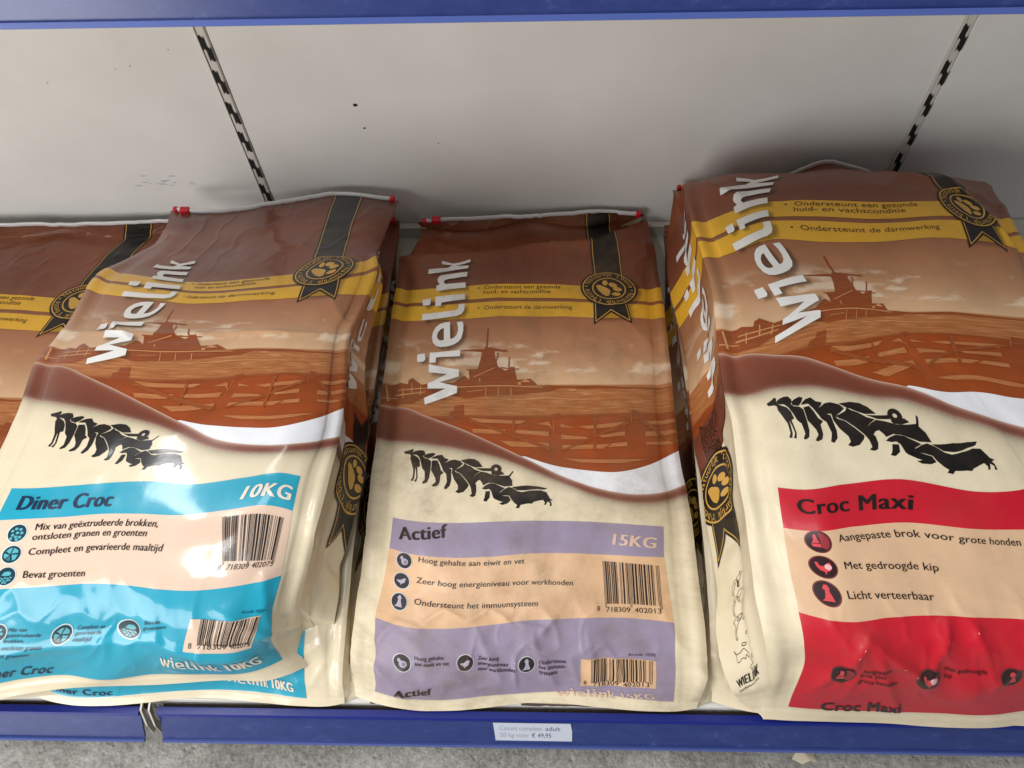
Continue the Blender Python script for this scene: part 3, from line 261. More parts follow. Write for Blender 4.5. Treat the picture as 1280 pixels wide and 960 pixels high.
def tri_poly(rings):
    rings = [[tuple(p) for p in r] for r in rings]; pts = [p for r in rings for p in r]
    t = tessellate_polygon([[Vector((p[0], p[1], 0)) for p in r] for r in rings])
    return np.array([[pts[i] for i in f] for f in t], float).reshape(-1, 3, 2)
def refine(T, L):
    done = []
    while len(T):
        e = np.stack([np.linalg.norm(T[:,(k+1)%3]-T[:,k], axis=1) for k in range(3)], 1); k = e.argmax(1); big = e.max(1) > L
        done.append(T[~big]); T = T[big]; k = k[big]; r = np.arange(len(T))
        A, B, C = T[r,k], T[r,(k+1)%3], T[r,(k+2)%3]; M = (A+B)/2
        T = np.concatenate([np.stack([A,M,C],1), np.stack([M,B,C],1)])
    return np.concatenate(done) if done else T
GLYPHS = {}
def text_tris(s, w):
    if (s, w) not in GLYPHS:
        c = bpy.data.curves.new('type', 'FONT'); c.body = s; c.resolution_u = 4; c.space_character = (1.0, 1.03, 1.08)[w]
        o = bpy.data.objects.new('type', c); COL.objects.link(o); bpy.context.view_layer.update()
        me = o.to_mesh(); me.calc_loop_triangles(); v = np.array([x.co[:2] for x in me.vertices]); t = np.array([l.vertices for l in me.loop_triangles])
        GLYPHS[(s, w)] = v[t].copy(); o.to_mesh_clear(); bpy.data.objects.remove(o); bpy.data.curves.remove(c)
    return GLYPHS[(s, w)]
CAP = text_tris('H', 0)[..., 1].max()
class Print:
    """printed artwork that lies on a Surf as a thin coloured layer"""
    off = (0, 0)
    def __init__(s, clip=None): s.T = []; s.C = []; s.H = []; s.clip = clip
    def tris(s, T, col, h, L=2.4):
        T = refine(np.asarray(T, float)+np.array(s.off), L)
        if s.clip is not None:
            x0, x1, y0, y1 = s.clip; c = T.mean(1); T = T[(c[:,0] > x0) & (c[:,0] < x1) & (c[:,1] > y0) & (c[:,1] < y1)]
        c = col(T.reshape(-1,2)).reshape(-1,3,4) if callable(col) else np.broadcast_to(np.array(col, float), (len(T),3,4))
        s.T.append(T); s.C.append(c); s.H.append(np.full((len(T),3), h)); return s
    def poly(s, rings, col, h, f=None):
        if not isinstance(rings[0][0], (list, tuple)): rings = [rings]
        T = tri_poly(rings); return s.tris(f(T) if f else T, col, h)
    def ellipse(s, cx, cy, rx, ry, col, h, hole=0, rot=0, n=40, f=None):
        a = np.linspace(0, 2*math.pi, n, endpoint=False); c, d = math.cos(rot), math.sin(rot)
        ring = lambda k: [(cx+k*rx*math.cos(t)*c-k*ry*math.sin(t)*d, cy+k*rx*math.cos(t)*d+k*ry*math.sin(t)*c) for t in a]
        return s.poly([ring(1)]+([ring(hole)] if hole else []), col, h, f)
    def stroke(s, pts, w, col, h):
        for p, q in zip(pts[:-1], pts[1:]):
            p, q = np.array(p, float), np.array(q, float); d = q-p; L = np.linalg.norm(d)
            if L < 1e-6: continue
            n = np.array([-d[1], d[0]])/L*w/2; e = d/L*w*.25
            s.tris([[p-e+n, p-e-n, q+e-n], [p-e+n, q+e-n, q+e+n]], col, h)
        return s
    def text(s, txt, x0, y0, x1, y1, cap, col, w, shear, h, f=None):
        T = text_tris(txt, w).copy(); a, b = T[...,0].min(), T[...,0].max(); L = math.hypot(x1-x0, y1-y0); ux, uy = (x1-x0)/L, (y1-y0)/L
        X = (T[...,0]-a)/(b-a)*L+shear*T[...,1]/CAP*cap; Y = T[...,1]/CAP*cap
        T = np.stack([x0+X*ux-Y*uy, y0+X*uy+Y*ux], -1)
        for i, e in enumerate(((0,), (-.016, .016), (-.055, -.018, .018, .055))[w]):          # heavier weights: the same letters struck again a hair aside
            Q = T+np.array([ux, uy])*e*cap; s.tris(f(Q) if f else Q, col, h+.00003*i)
        return s
    def build(s, name, surf, mat, parent):
        T = np.concatenate(s.T).reshape(-1,2); C = np.concatenate(s.C).reshape(-1,4); H = np.concatenate(s.H).ravel()
        xc = np.clip(T[:,0], surf.xs[0], surf.xs[-1]); T = np.stack([xc, np.clip(T[:,1], surf.ys[0], surf.ys[-1])], 1)
        A = T.reshape(-1,3,2); ar = np.abs((A[:,1,0]-A[:,0,0])*(A[:,2,1]-A[:,0,1])-(A[:,2,0]-A[:,0,0])*(A[:,1,1]-A[:,0,1])) > 1e-5
        k = np.repeat(ar, 3); T, C, H = T[k], C[k], H[k]
        key = np.round(np.c_[T*100, H*1e6, C[:,:3]*2000]).astype(np.int64); _, first, inv = np.unique(key, axis=0, return_index=True, return_inverse=True); inv = inv.ravel()
        P, Nn = surf.at(T[first]); P = P+Nn*H[first][:,None]*1.0
        F = inv.reshape(-1,3); F = F[(F[:,0] != F[:,1]) & (F[:,1] != F[:,2]) & (F[:,0] != F[:,2])]
        # same winding everywhere, facing along the sheet's normal
        g = np.cross(P[F[:,1]]-P[F[:,0]], P[F[:,2]]-P[F[:,0]]); fl = (g*Nn[F[:,0]]).sum(1) < 0; F[fl] = F[fl][:, ::-1]
        me = bpy.data.meshes.new(name); me.vertices.add(len(P)); me.vertices.foreach_set('co', P.astype(np.float32).ravel())
        me.loops.add(F.size); me.loops.foreach_set('vertex_index', F.ravel().astype(np.int32)); me.polygons.add(len(F))
        me.polygons.foreach_set('loop_start', np.arange(0, F.size, 3, dtype=np.int32)); me.polygons.foreach_set('loop_total', np.full(len(F), 3, np.int32))
        me.polygons.foreach_set('use_smooth', np.ones(len(F), bool)); me.update(calc_edges=True); attrs(me, C[first], None, T[first])
        me.normals_split_custom_set_from_vertices(Nn.tolist())
        return link(name, me, parent, mat)

# ------------------------------------------------------------------ printed design shared by the bags
YELLOW, INK, BLACK, GOLD = S(230,176,52), S(24,14,16), S(20,17,18), S(208,160,72)
RUST, CREAM, WHITE, WAVE = S(150,68,26), S(226,211,180), S(238,236,232), S(112,58,42)
interp = lambda L: (np.array([p[0] for p in L]), np.array([p[1] for p in L]))
WT, WB, WW = interp(ART['wave_top']), interp(ART['wave_bot']), interp(ART['white_top'])
def curve(W, x):
    x = np.asarray(x, float); return hermite(np.clip(x.ravel(), W[0][0], W[0][-1]), W[0], W[1]).reshape(x.shape)
def inside(poly, X, Y):
    p = np.array(poly); r = np.zeros(X.shape, bool); j = len(p)-1
    for i in range(len(p)):
        c = ((p[i,1] > Y) != (p[j,1] > Y)); d = (p[j,1]-p[i,1]) or 1e-9
        r ^= c & (X < (p[j,0]-p[i,0])*(Y-p[i,1])/d+p[i,0]); j = i
    return r
def blur(M, r):
    k = np.exp(-np.linspace(-2,2,2*r+1)**2); k /= k.sum()
    for ax in (0, 1): M = np.apply_along_axis(lambda v: np.convolve(np.pad(v, r, 'edge'), k, 'valid'), ax, M)
    return M
FX, FY = np.arange(-190, 190.1, 2.0), np.arange(0, 745.1, 2.5)
GX, GY = np.meshgrid(FX, FY)
MEDAL = (118, 578, 41.5, 33.5)
def drop_shadow(X, Y):                       # the soft drop shadow printed under lettering and rosette
    M = np.zeros(X.shape)
    for g in ART['letters']: M = np.maximum(M, inside(g[0], X-5, Y+4)*1.0)
    M = np.maximum(M, (((X-5-MEDAL[0])/MEDAL[2])**2+((Y+4-MEDAL[1])/MEDAL[3])**2 < 1)*.9)
    M = np.maximum(M, ((X > 99) & (X < 149) & (Y > 520) & (Y < 560))*.7)
    return 1-.62*blur(M, 2)
SHADOW = drop_shadow(GX, GY)
def shade_at(q):
    i = np.clip(((q[:,0]+190)/2).round().astype(int), 0, len(FX)-1); j = np.clip((q[:,1]/2.5).round().astype(int), 0, len(FY)-1); return SHADOW[j, i]
STOPS = [(372, S(160,96,52)), (418, S(176,116,70)), (419, S(212,174,136)), (440, S(204,162,124)), (475, S(182,132,96)), (520, S(164,108,74)), (560, S(140,84,57)), (600, S(120,68,48)), (640, S(126,68,46)), (680, S(136,72,44)), (745, S(108,60,42))]
def base_colour(X, Y):
    y = np.array([s[0] for s in STOPS]); c = np.array([s[1] for s in STOPS]); out = np.stack([np.interp(Y, y, c[:,k]) for k in range(4)], -1)
    # clouds
    n = fbm(X+8*vnoise(X, Y, 30, 3), Y*2.4, 62, 31, 5, .62); band = sstep(424, 440, Y)*(1-sstep(468, 500, Y)); k = sstep(.0, .6, n)*band*.62
    out = out*(1-k[...,None])+np.array(S(240,222,196))*k[...,None]
    n = fbm(X, Y, 120, 77, 4); out[...,:3] *= (1+.16*n)[...,None]
    out[...,:3] = np.where((Y < 372)[...,None], np.array(RUST[:3])*(1+.12*fbm(X, Y*2, 30, 5, 4))[...,None], out[...,:3])
    # below the wave: cream film, with the wave's printed soft shadow
    wb = curve(WB, X); d = wb-Y; cream = np.array(CREAM)*np.ones_like(out); k = np.clip(np.exp(-np.clip(d, 0, None)/7.0)*.62, 0, 1)
    cream = cream*(1-k[...,None])+np.array(S(92,74,56))*k[...,None]
    out = np.where((d > -1.5)[...,None], cream, out); out[...,3] = 1
    return out
def field_mask(X, Y): return sstep(372, 376, Y)*(1-sstep(414, 418, Y))*1.0
BASE = base_colour(GX, GY); BASE[...,:3] *= SHADOW[...,None]; FLD = field_mask(GX, GY)
PALE = {'lilac': S(218,186,160), 'teal': S(232,218,200), 'red': S(226,190,160)}
BRANDS = {'lilac': dict(band=S(153,139,161), mid=S(222,180,140), tint=S(176,168,184), ring=S(205,205,210), disc=S(40,34,40)),
          'teal': dict(band=S(32,158,184), mid=S(226,196,172), tint=S(88,168,180), ring=S(210,222,224), disc=S(16,54,66)),
          'red': dict(band=S(196,24,44), mid=S(216,178,142), tint=S(214,70,78), ring=S(120,50,50), disc=S(44,20,26))}
L1, L2, L3, L4, L5 = .00035, .0007, .00105, .0014, .0017

def picture_print(pr, f=None, strips=True):
    """yellow stripes, windmill landscape, brown wave and white swoosh"""
    sh = lambda c: (lambda q: np.c_[np.outer(shade_at(q), c[:3]), np.full(len(q), c[3])])
    n = 60; xs = np.linspace(-190, 190, n)
    for y0, y1 in ((526,551), (557,581.5)):
        for a, b in zip(xs[:-1], xs[1:]): pr.poly([(a,y0),(b,y0),(b,y1),(a,y1)], sh(YELLOW), L1, f)
    def wave_col(q):
        y0, y1 = curve(WB, q[:,0]), curve(WT, q[:,0]); t = np.clip((q[:,1]-y0)/(y1-y0), 0, 1)
        k = np.exp(-t*(y1-y0)/1.7)*.55+np.exp(-(1-t)*(y1-y0)/1.7)*.75; c = np.outer(1-k, WAVE[:3])*(.82+.5*t)[:,None]+np.outer(k, S(222,190,170)[:3]); return np.c_[c, np.ones(len(q))]
    for a, b in zip(xs[:-1], xs[1:]):
        yb, yt, yw = curve(WB, [a,b]), curve(WT, [a,b]), curve(WW, [a,b])
        pr.poly([(a,yb[0]),(b,yb[1]),(b,yt[1]),(a,yt[0])], wave_col, L2, f)
        if b > -8: pr.poly([(a,yt[0]-2),(b,yt[1]-2),(b,max(yw[1], yt[1]-1.5)),(a,max(yw[0], yt[0]-1.5))], S(232,232,234), L1, f)
    dk, lt = S(136,58,22)[:3]+(.72,), S(206,148,96)[:3]+(.8,)
    for p in ART['gate_dark'][:4]: pr.poly(p, dk, L1, f)
    for p in ART['gate_dark'][4:]: pr.poly(p, S(140,64,26)[:3]+(.7,), L3, f)
    for p in ART['gate_light']: pr.poly(p, S(182,116,70)[:3]+(.42,), L2, f)
    pr.poly([(-190,370),(-100,372),(0,371),(190,376),(190,371),(-190,366)], dk, L1, f)
    for p in ART['mill']: pr.poly(p, sh(dk), L1, f)
    for p in ART['mill_light']: pr.poly(p, lt, L2, f)
def claims_print(pr):
    for c in ART['claims']: pr.text(c[0], *c[1:6], S(70,40,20), 0, 0, L2)
def letters_print(pr, f=None, col=WHITE):
    for g in ART['letters']: pr.poly(g, col, L3, f)
def rosette_print(pr, cx, cy, rx, ry, f=None, tail=True, ribbon=True):
    if ribbon:
        up = [(cx-25, 746), (cx+19, 746), (cx+22, cy+10), (cx-22, cy+10)]
        pr.poly(up, BLACK, L2, f)
        for a, b in (((cx-22.5,746),(cx-19.5,cy+20)), ((cx+16.5,746),(cx+19.5,cy+20))): pr.poly([a, (a[0]+1.3,a[1]), (b[0]+1.3,b[1]), b], GOLD, L3, f)
    if tail:
        k = ry/33.5
        t = [(cx-24,cy-20*k),(cx-24,cy-63*k),(cx+1,cy-43*k),(cx+29,cy-63*k),(cx+24,cy-20*k)]; pr.poly(t, BLACK, L2, f)
        for a, b in (((cx-21,cy-20*k),(cx-21,cy-58*k)), ((cx-21,cy-58*k),(cx+1,cy-39*k)), ((cx+1,cy-39*k),(cx+26,cy-58*k)), ((cx+26,cy-58*k),(cx+21,cy-20*k))):
            d = np.array(b)-np.array(a); n = np.array([-d[1], d[0]])/np.linalg.norm(d)*.6; pr.poly([tuple(a+n), tuple(a-n), tuple(b-n), tuple(b+n)], GOLD, L3, f)
    pr.ellipse(cx, cy, rx, ry, BLACK, L3, f=f); pr.ellipse(cx, cy, rx*.93, ry*.93, GOLD, L4, hole=.955, n=64, f=f); pr.ellipse(cx, cy, rx*.6, ry*.6, GOLD, L4, hole=.92, n=56, f=f)
    pr.poly([(cx+a*rx, cy+b*ry) for a, b in ART['pad']], GOLD, L4, f)
    for a, b, p, q, t in ART['toes']: pr.ellipse(cx+a*rx, cy+b*ry, p*rx, q*ry*1.0, GOLD, L4, rot=-t, n=20, f=f)
    s = "Natuurlijk 't beste \u2022 Natuurlijk 't beste \u2022 "; wd = []
    for ch in s: wd.append(.32 if ch == ' ' else (lambda T: T[...,0].max()-T[...,0].min()+.1)(text_tris(ch, 0)))
    tot = sum(wd); a = math.radians(165)
    for ch, w in zip(s, wd):
        mid = a-math.pi*w/tot; a -= 2*math.pi*w/tot
        if ch == ' ': continue
        T = text_tris(ch, 0).copy(); k = 2*math.pi*.70/tot; X = (T[...,0]-T[...,0].min())-(w-.1)/2; Y = T[...,1]; X = X*k; Y = Y*k*1.15
        R = .70+Y; th = mid-X/.76; T = np.stack([cx+rx*R*np.cos(th), cy+ry*R*np.sin(th)], -1); pr.tris(f(T) if f else T, GOLD, L4)
def shrink(poly, d):
    p = np.array(poly); a = np.roll(p, 1, 0); b = np.roll(p, -1, 0); t = b-a; n = np.c_[-t[:,1], t[:,0]]/np.maximum(np.linalg.norm(t, axis=1), 1e-6)[:,None]
    ar = (p[:,0]*np.roll(p[:,1], -1)-np.roll(p[:,0], -1)*p[:,1]).sum(); return p+n*d*(1 if ar > 0 else -1)
def dogs_print(pr, f=None):
    for d in ART['dogs']: pr.poly([tuple(v) for v in shrink(d, -.12)], BLACK, L1, f)
    (cx, cy), r, h = ART['curl']; pr.ellipse(cx, cy, r*1.02, r*1.02, BLACK, L2, hole=h/r, n=24, f=f)
def label_print(pr, b, shift=0):
    lx = lambda y: shift+float(np.interp(y, [18,107,187,228], [-172,-170,-165,-163])); rx_ = lambda y: float(np.interp(y, [18,107,187,228], [166,168,164,164]))
    sk = lambda x: -6*(x+163)/327                                  # the label's top edge drops a little to the right
    rows = [(18, 0), (107, .2), (187, 1), (228, 1)]
    for (y0, k0), (y1, k1), c in zip(rows[:-1], rows[1:], ('band', 'mid', 'band')):
        xs = np.linspace(0, 1, 40); q = lambda u, y, k: (lx(y)+(rx_(y)-lx(y))*u, y+k*sk(lx(y)+(rx_(y)-lx(y))*u))
        for u, v in zip(xs[:-1], xs[1:]): pr.poly([q(u,y0,k0), q(v,y0,k0), q(v,y1,k1), q(u,y1,k1)], b[c], L1)
SHAPES = {
 'egg': [('e', .1,-.15,.5,.45,'t'), ('e', .2,-.2,.25,.25,'d'), ('e', -.35,.3,.22,.26,'t')],
 'bird': [('p', [(-.7,-.05),(-.45,.05),(-.2,.05),(.2,.32),(.42,.45),(.68,.3),(.5,.2),(.5,-.05),(.25,-.3),(.05,-.36),(-.02,-.6),(-.12,-.36),(-.4,-.25)], 't')],
 'hen': [('p', [(-.62,.4),(-.5,.55),(-.35,.42),(-.3,.15),(.1,.1),(.35,.42),(.62,.5),(.68,.0),(.4,-.38),(.12,-.46),(.12,-.7),(0,-.7),(0,-.46),(-.3,-.36),(-.52,-.05)], 't'), ('e', .38,.05,.3,.3,'p')],
 'dog': [('p', [(-.1,.78),(.15,.8),(.3,.5),(.22,.2),(.35,-.2),(.45,-.65),(-.6,-.65),(-.35,-.45),(-.2,-.1),(-.12,.3),(-.3,.42)], 't')],
 'dogbox': [('p', [(-.35,.7),(-.15,.75),(-.05,.2),(.05,-.1),(-.6,-.15),(-.42,.2)], 't'), ('p', [(-.7,-.2),(.1,-.2),(.1,-.55),(-.55,-.5)], 't'), ('p', [(.12,.95),(.55,.78),(.88,.4),(.95,0),(.85,-.45),(.55,-.8),(.15,-.6)], 'm')],
 'mix': [('e', x, y, .2, .17, 't') for x, y in ((-.5,.3),(-.1,.55),(.4,.45),(.6,0),(.1,.05),(-.4,-.2),(.0,-.45),(.45,-.5),(-.55,-.6),(.15,-.8))],
 'pie': [('p', [(-.1,.05),(-.6,.45),(-.2,.78),(.1,.8)], 't'), ('p', [(.05,.1),(.25,.78),(.7,.5),(.8,.15)], 't'), ('p', [(.1,-.05),(.8,-.1),(.6,-.6),(.25,-.8)], 't'), ('p', [(-.1,-.1),(.05,-.8),(-.5,-.65)], 'm'), ('p', [(-.15,-.05),(-.6,-.5),(-.82,-.1),(-.75,.2)], 't')],
 'bowl': [('p', [(-.5,.1),(-.2,.5),(.3,.55),(.62,.35),(.5,.05),(0,.0)], 't')]+[('e', x, y, .13, .1, 't') for x, y in ((-.6,-.2),(-.3,-.3),(0,-.25),(.3,-.3),(.6,-.2),(-.45,-.5),(-.1,-.55),(.25,-.55),(-.2,-.75),(.1,-.78),(.5,-.5))]}
def icons_print(pr, L, b):
    for cx, cy, rx, ry, k in L:
        pr.ellipse(cx, cy, rx*1.06, ry*1.06, b['ring'], L2); pr.ellipse(cx, cy, rx*.95, ry*.95, b['disc'], L3)
        cl = {'t': b['tint'], 'd': tuple(.5*v for v in b['tint'][:3])+(1,), 'p': S(226,180,180), 'm': tuple(.45*v for v in b['tint'][:3])+(1,)}
        for q in SHAPES[k]:
            if q[0] == 'e': pr.ellipse(cx+q[1]*rx*.9, cy+q[2]*ry*.9, q[3]*rx*.9, q[4]*ry*.9, cl[q[5]], L5 if q[5] in 'dp' else L4, n=18)
            else: pr.poly([(cx+x*rx*.92, cy+y*ry*.92) for x, y in q[1]], cl[q[2]], L4)
EAN_L = '0001101 0011001 0010011 0111101 0100011 0110001 0101111 0111011 0110111 0001011'.split()
EAN_P = 'LLLLLL LLGLGG LLGGLG LLGGGL LGLLGG LGGLLG LGGGLL LGLGLG LGLGGL LGGLGL'.split()
def ean(d):
    R = [''.join('10'[int(c)] for c in s) for s in EAN_L]; G = [r[::-1] for r in R]; par = EAN_P[int(d[0])]
    return '101'+''.join((EAN_L if p == 'L' else G)[int(c)] for c, p in zip(d[1:7], par))+'01010'+''.join(R[int(c)] for c in d[7:])+'101'
def barcode_print(pr, quad, rect, digits, texts, pale):
    if rect: pr.poly([tuple(p) for p in rect], pale, L2)
    TL, TR, BR, BL = [np.array(p) for p in quad]; bits = ean(digits); n = len(bits); i = 0
    while i < n:
        if bits[i] == '1':
            j = i
            while j < n and bits[j] == '1': j += 1
            guard = i < 3 or i >= n-3 or 44 < i < 50; k = 1.0 if guard else .93
            e = .12; u, v = (i+e)/n, (j-e)/n; a, b = TL+(TR-TL)*u, TL+(TR-TL)*v; c, d = BL+(BR-BL)*v, BL+(BR-BL)*u; pr.poly([tuple(a), tuple(b), tuple(b+(c-b)*k), tuple(a+(d-a)*k)], INK, L3); i = j
        else: i += 1
    for t in texts: pr.text(t[0], *t[1:6], INK, 0, 0, L3)

# ------------------------------------------------------------------ the bag
RED_PLASTIC, _, _ = new_mat('red_plastic', .35, S(206,22,40)); ZIP_WHITE, zt, zb = new_mat('white_zip_plastic', .35, S(226,226,226)); zb.inputs['Transmission Weight'].default_value = .15
def spread(L):                               # lattice in mm on (YS, XS) -> fine grid in m
    A = hermite(FX, XS, np.swapaxes(L, 0, 1)/1000.0); return hermite(FY, YS, np.swapaxes(A, 0, 1))
def laid(xc, scale, lean, zk):               # a bag lying flat on the shelf: same length profile as the middle bag
    A = np.array(PLACED['actief'], float).reshape(len(YS), len(XS), 3); M = A.copy(); c = A[:, 5]
    for i, x in enumerate(XS):
        M[:, i, 0] = xc*1000+x*scale-lean*(860-c[:,1]); M[:, i, 1] = A[:, i, 1]+(-x*lean*.25); M[:, i, 2] = 125+(A[:, i, 2]-125)*zk
    return M
def crease(D, x0, y0, x1, y1, amp, w):       # amp, w in mm; a soft-edged ridge with a sharp crest
    d = np.array([x1-x0, y1-y0], float); L = np.linalg.norm(d); d /= L; a = (GX-x0)*d[0]+(GY-y0)*d[1]; p = -(GX-x0)*d[1]+(GY-y0)*d[0]+2.5*vnoise(a, a*0+x0, 22, int(abs(x0+y0))+3)
    D += amp*np.exp(-np.sqrt(p*p+3)/w)*1.95*sstep(-.18*L, .2*L, a)*(1-sstep(.8*L, 1.18*L, a))
def make_bag(key, lattice, brand, film, seed, creases, label, depth_to, art='diner', rough=1.0, slider=True, name='food_bag', sides=(-1,1), fin=6.0, relief=None, taper=(560, 715), lshift=0, ldx=0, ldy=0, calm=None):
    b = BRANDS[brand]; mat = FILM[film]; P = spread(lattice); sf = Surf(FX, FY, P)
    D = 1.5*rough*fbm(GX, GY, 70, seed, 3)*sstep(5, 60, GY)+.18*rough*fbm(GX, GY, 24, seed+40, 2)
    D += 1.1*rough*vnoise(GX+.4*GY, GY*.35, 17, seed+9)*(1-sstep(60, 120, GY))*sstep(16, 44, GY)+1.0*rough*vnoise(GX, GY*.3, 26, seed+5)*sstep(600, 690, GY)
    low_ = (1-sstep(70, 150, GY))*sstep(16, 44, GY); top_ = sstep(570, 680, GY); a = fbm(GX+.3*GY, GY*.8, 62, seed+90, 2); c_ = fbm(GX-.25*GY, GY, 44, seed+150, 2)
    D += rough*(2.3*(1-np.minimum(np.abs(a)*2.6, 1))**2*low_+1.5*(1-np.minimum(np.abs(c_)*3.0, 1))**2*(.8*low_+.9*top_+.10))
    D += .8*vnoise(GX*.4, GY*1.5, 40, seed+21)*sstep(430, 560, GY)
    if calm is not None: D *= 1-calm(GX, GY)
    for c in creases: crease(D, *c)
    if relief is not None: D += relief(GX, GY)
    D += fin*sstep(178, 186, np.abs(GX))*sstep(0, 60, GY)*(1-sstep(560, 660, GY))
    D -= 1.2*np.exp(-((np.abs(GX)-174)/2.5)**2)*sstep(0, 40, GY)*(1-sstep(560, 660, GY))
    D += .35*np.exp(-((GY-10)/1.2)**2)-.5*np.exp(-((GY-14)/2.0)**2)
    sf.P = P+sf.N*(D/1000.0)[...,None]; sf.P[..., 1] = np.minimum(sf.P[..., 1], .914-.004*np.exp(-((GY-745)/20)**2)); sf.norm()
    root = empty(name, tuple(np.round(sf.P[20, len(FX)//2]*np.array([1,1,0])+np.array([0,0,.125]), 4))); inv = Vector(root.location)
    tag(root, label, 'dog food bag', 'plastic dog food bags on the shelf')
    off = np.array(root.location)
    def local(s): q = Surf(s.xs, s.ys, s.P-off); q.N = s.N; return q
    lf = local(sf)
    me = grid_mesh('front_panel', lf.P); attrs(me, BASE.reshape(-1,4), FLD.ravel(), np.c_[GX.ravel(), GY.ravel()]); front = link('front_panel', me, root, mat)
    pr = Print(); picture_print(pr); claims_print(pr); pr.build('landscape_print', lf, mat, front)
    pr = Print(); letters_print(pr); pr.build('brand_lettering', lf, mat, front)
    pr = Print(); rosette_print(pr, *MEDAL); pr.build('rosette', lf, mat, front)
    pr = Print(); dogs_print(pr); pr.build('dog_silhouettes', lf, mat, front)
    pr = Print(); pr.off = (ldx, ldy); label_print(pr, b, lshift); ink = {'ink': INK, 'navy': S(18,40,72), 'pale': PALE[brand]}
    for t in (TEXTS[art] if not lshift else []):
        if t[0] == 'wielink':
            d = np.array([t[3]-t[1], t[4]-t[2]]); n = np.array([-d[1], d[0]])/np.linalg.norm(d)*t[5]
            for g in ART['letters']: pr.poly(g, ink['pale'], L3, lambda T: np.array(t[1:3])+((T[...,1]-389)/244)[...,None]*d+((-90-T[...,0])/60)[...,None]*n)
            continue
        pr.text(t[0], *t[1:6], ink[t[6]], t[7], t[8], L3)
    icons_print(pr, ICONS[art] if not lshift else [], b); pr.build('product_label', lf, mat, front)
    for c in CODES[art]:
        pr = Print(); pr.off = (ldx, ldy); barcode_print(pr, *c, b['mid']); pr.build('barcode', lf, mat, front)
    # sides: from the front edge down to the back of the bag
    ng = 22; G = np.linspace(0, 1, ng); Qs = {}
    for s in (-1, 1):
        E = sf.P[:, 0 if s < 0 else -1]; zt = np.minimum(depth_to(FY), E[:,2]-.002); t = (E[:,2]-zt)*(1-sstep(*taper, FY))+.002*sstep(*taper, FY)
        out = np.zeros((len(FY), ng, 3)); yy, gg = np.meshgrid(FY, G, indexing='ij')
        fold = (-.010*np.sin(np.pi*gg)-.004*np.exp(-((gg-.55)/.08)**2)+.006*gg)*np.clip(t/.1, 0, 1)[:,None]+.0022*fbm(yy, gg*110, 45, seed+70, 3)*np.clip(t/.05, 0, 1)[:,None]*np.sin(np.pi*gg)
        fold = fold+gg*.020*(1-sstep(50, 170, FY))[:,None]*sstep(0, 30, FY)[:,None]; out[...,0] = E[:,None,0]+s*fold; out[...,1] = E[:,None,1]; out[...,2] = E[:,None,2]-t[:,None]*gg
        Qs[s] = out[:, -1].copy(); T = 118.0
        gx = np.sort(s*(190+G*T)); Pg = out if s > 0 else out[:, ::-1]
        gs = Surf(gx, FY, Pg); lg = local(gs); X, Y = np.meshgrid(gx, FY)
        if s < 0: Xc = np.full_like(X, -190.0)+ (190+X)*-.35; Xc = np.clip(Xc, -190, -150)
        else: Xc = np.full_like(X, 190.0)
        c = base_colour(Xc, Y); me = grid_mesh('side_gusset', lg.P); attrs(me, c.reshape(-1,4), field_mask(Xc, Y).ravel(), np.c_[X.ravel(), Y.ravel()]); gus = link('side_gusset', me, root, mat)
        if s not in sides: continue
        x0, x1 = (gx[0], gx[-1]); pr = Print((x0, x1, 0, 745))
        for y0, y1 in ((526,551), (557,581.5)): pr.poly([(x0,y0),(x1,y0),(x1,y1),(x0,y1)], YELLOW, L1)
        w0, w1 = float(curve(WB, s*190)), float(curve(WT, s*190)); d = 22*s*0
        wc = lambda q: np.c_[np.outer(1-.6*np.exp(-np.minimum(np.abs(q[:,1]-w0-26*np.abs(np.abs(q[:,0])-190)/T*-1), np.abs(q[:,1]-w1))/1.8), WAVE[:3])+np.outer(.6*np.exp(-np.abs(q[:,1]-w1)/1.8), S(222,190,170)[:3]), np.ones(len(q))]
        pr.poly([(s*190,w0),(s*(190+T),w0-30),(s*(190+T),w1-34),(s*190,w1)] if s < 0 else [(s*190,w0),(s*(190+T),w0+6),(s*(190+T),w1+6),(s*190,w1)], wc, L2)
        if s > 0: pr.poly([(190,w1-2),(190+T,w1+4),(190+T,w1+40),(190,float(curve(WW, 190)))], S(232,232,234), L1)
        sx = lambda T_: np.stack([(T_[...,0]+118.5)*1.0+s*(190+ (58 if s < 0 else 62)), T_[...,1]-8], -1)
        letters_print(pr, sx)
        rosette_print(pr, s*(190+(84 if s < 0 else 98)), 268, 48, 48, ribbon=False)
        rc = s*(190+(84 if s < 0 else 98)); pr.poly([(rc-14,300),(rc+14,300),(rc+22,372),(rc+2,350),(rc-18,360)], BLACK, L2)
        if s < 0:
            # outline drawing of the dogs, with the maker's name, near the bottom of the side
            for k, d in enumerate(ART['dogs'][:12]):
                q = np.array(d); q = q-q.mean(0); q = np.c_[-q[:,0], q[:,1]]*.42; pts = [tuple(v+np.array([s*(190+70+9*math.sin(k*2.1)), 150-k*7])) for v in q]; pr.stroke(pts+pts[:1], .5, INK, L2)
            pr.text('WIELINK', s*(190+98), 50, s*(190+42), 60, 10, INK, 2, 0, L2)
            pr.text('hondenvoeders', s*(190+98), 44, s*(190+42), 54, 3.5, INK, 0, 0, L2)
        pr.build('gusset_print', lg, mat, gus)
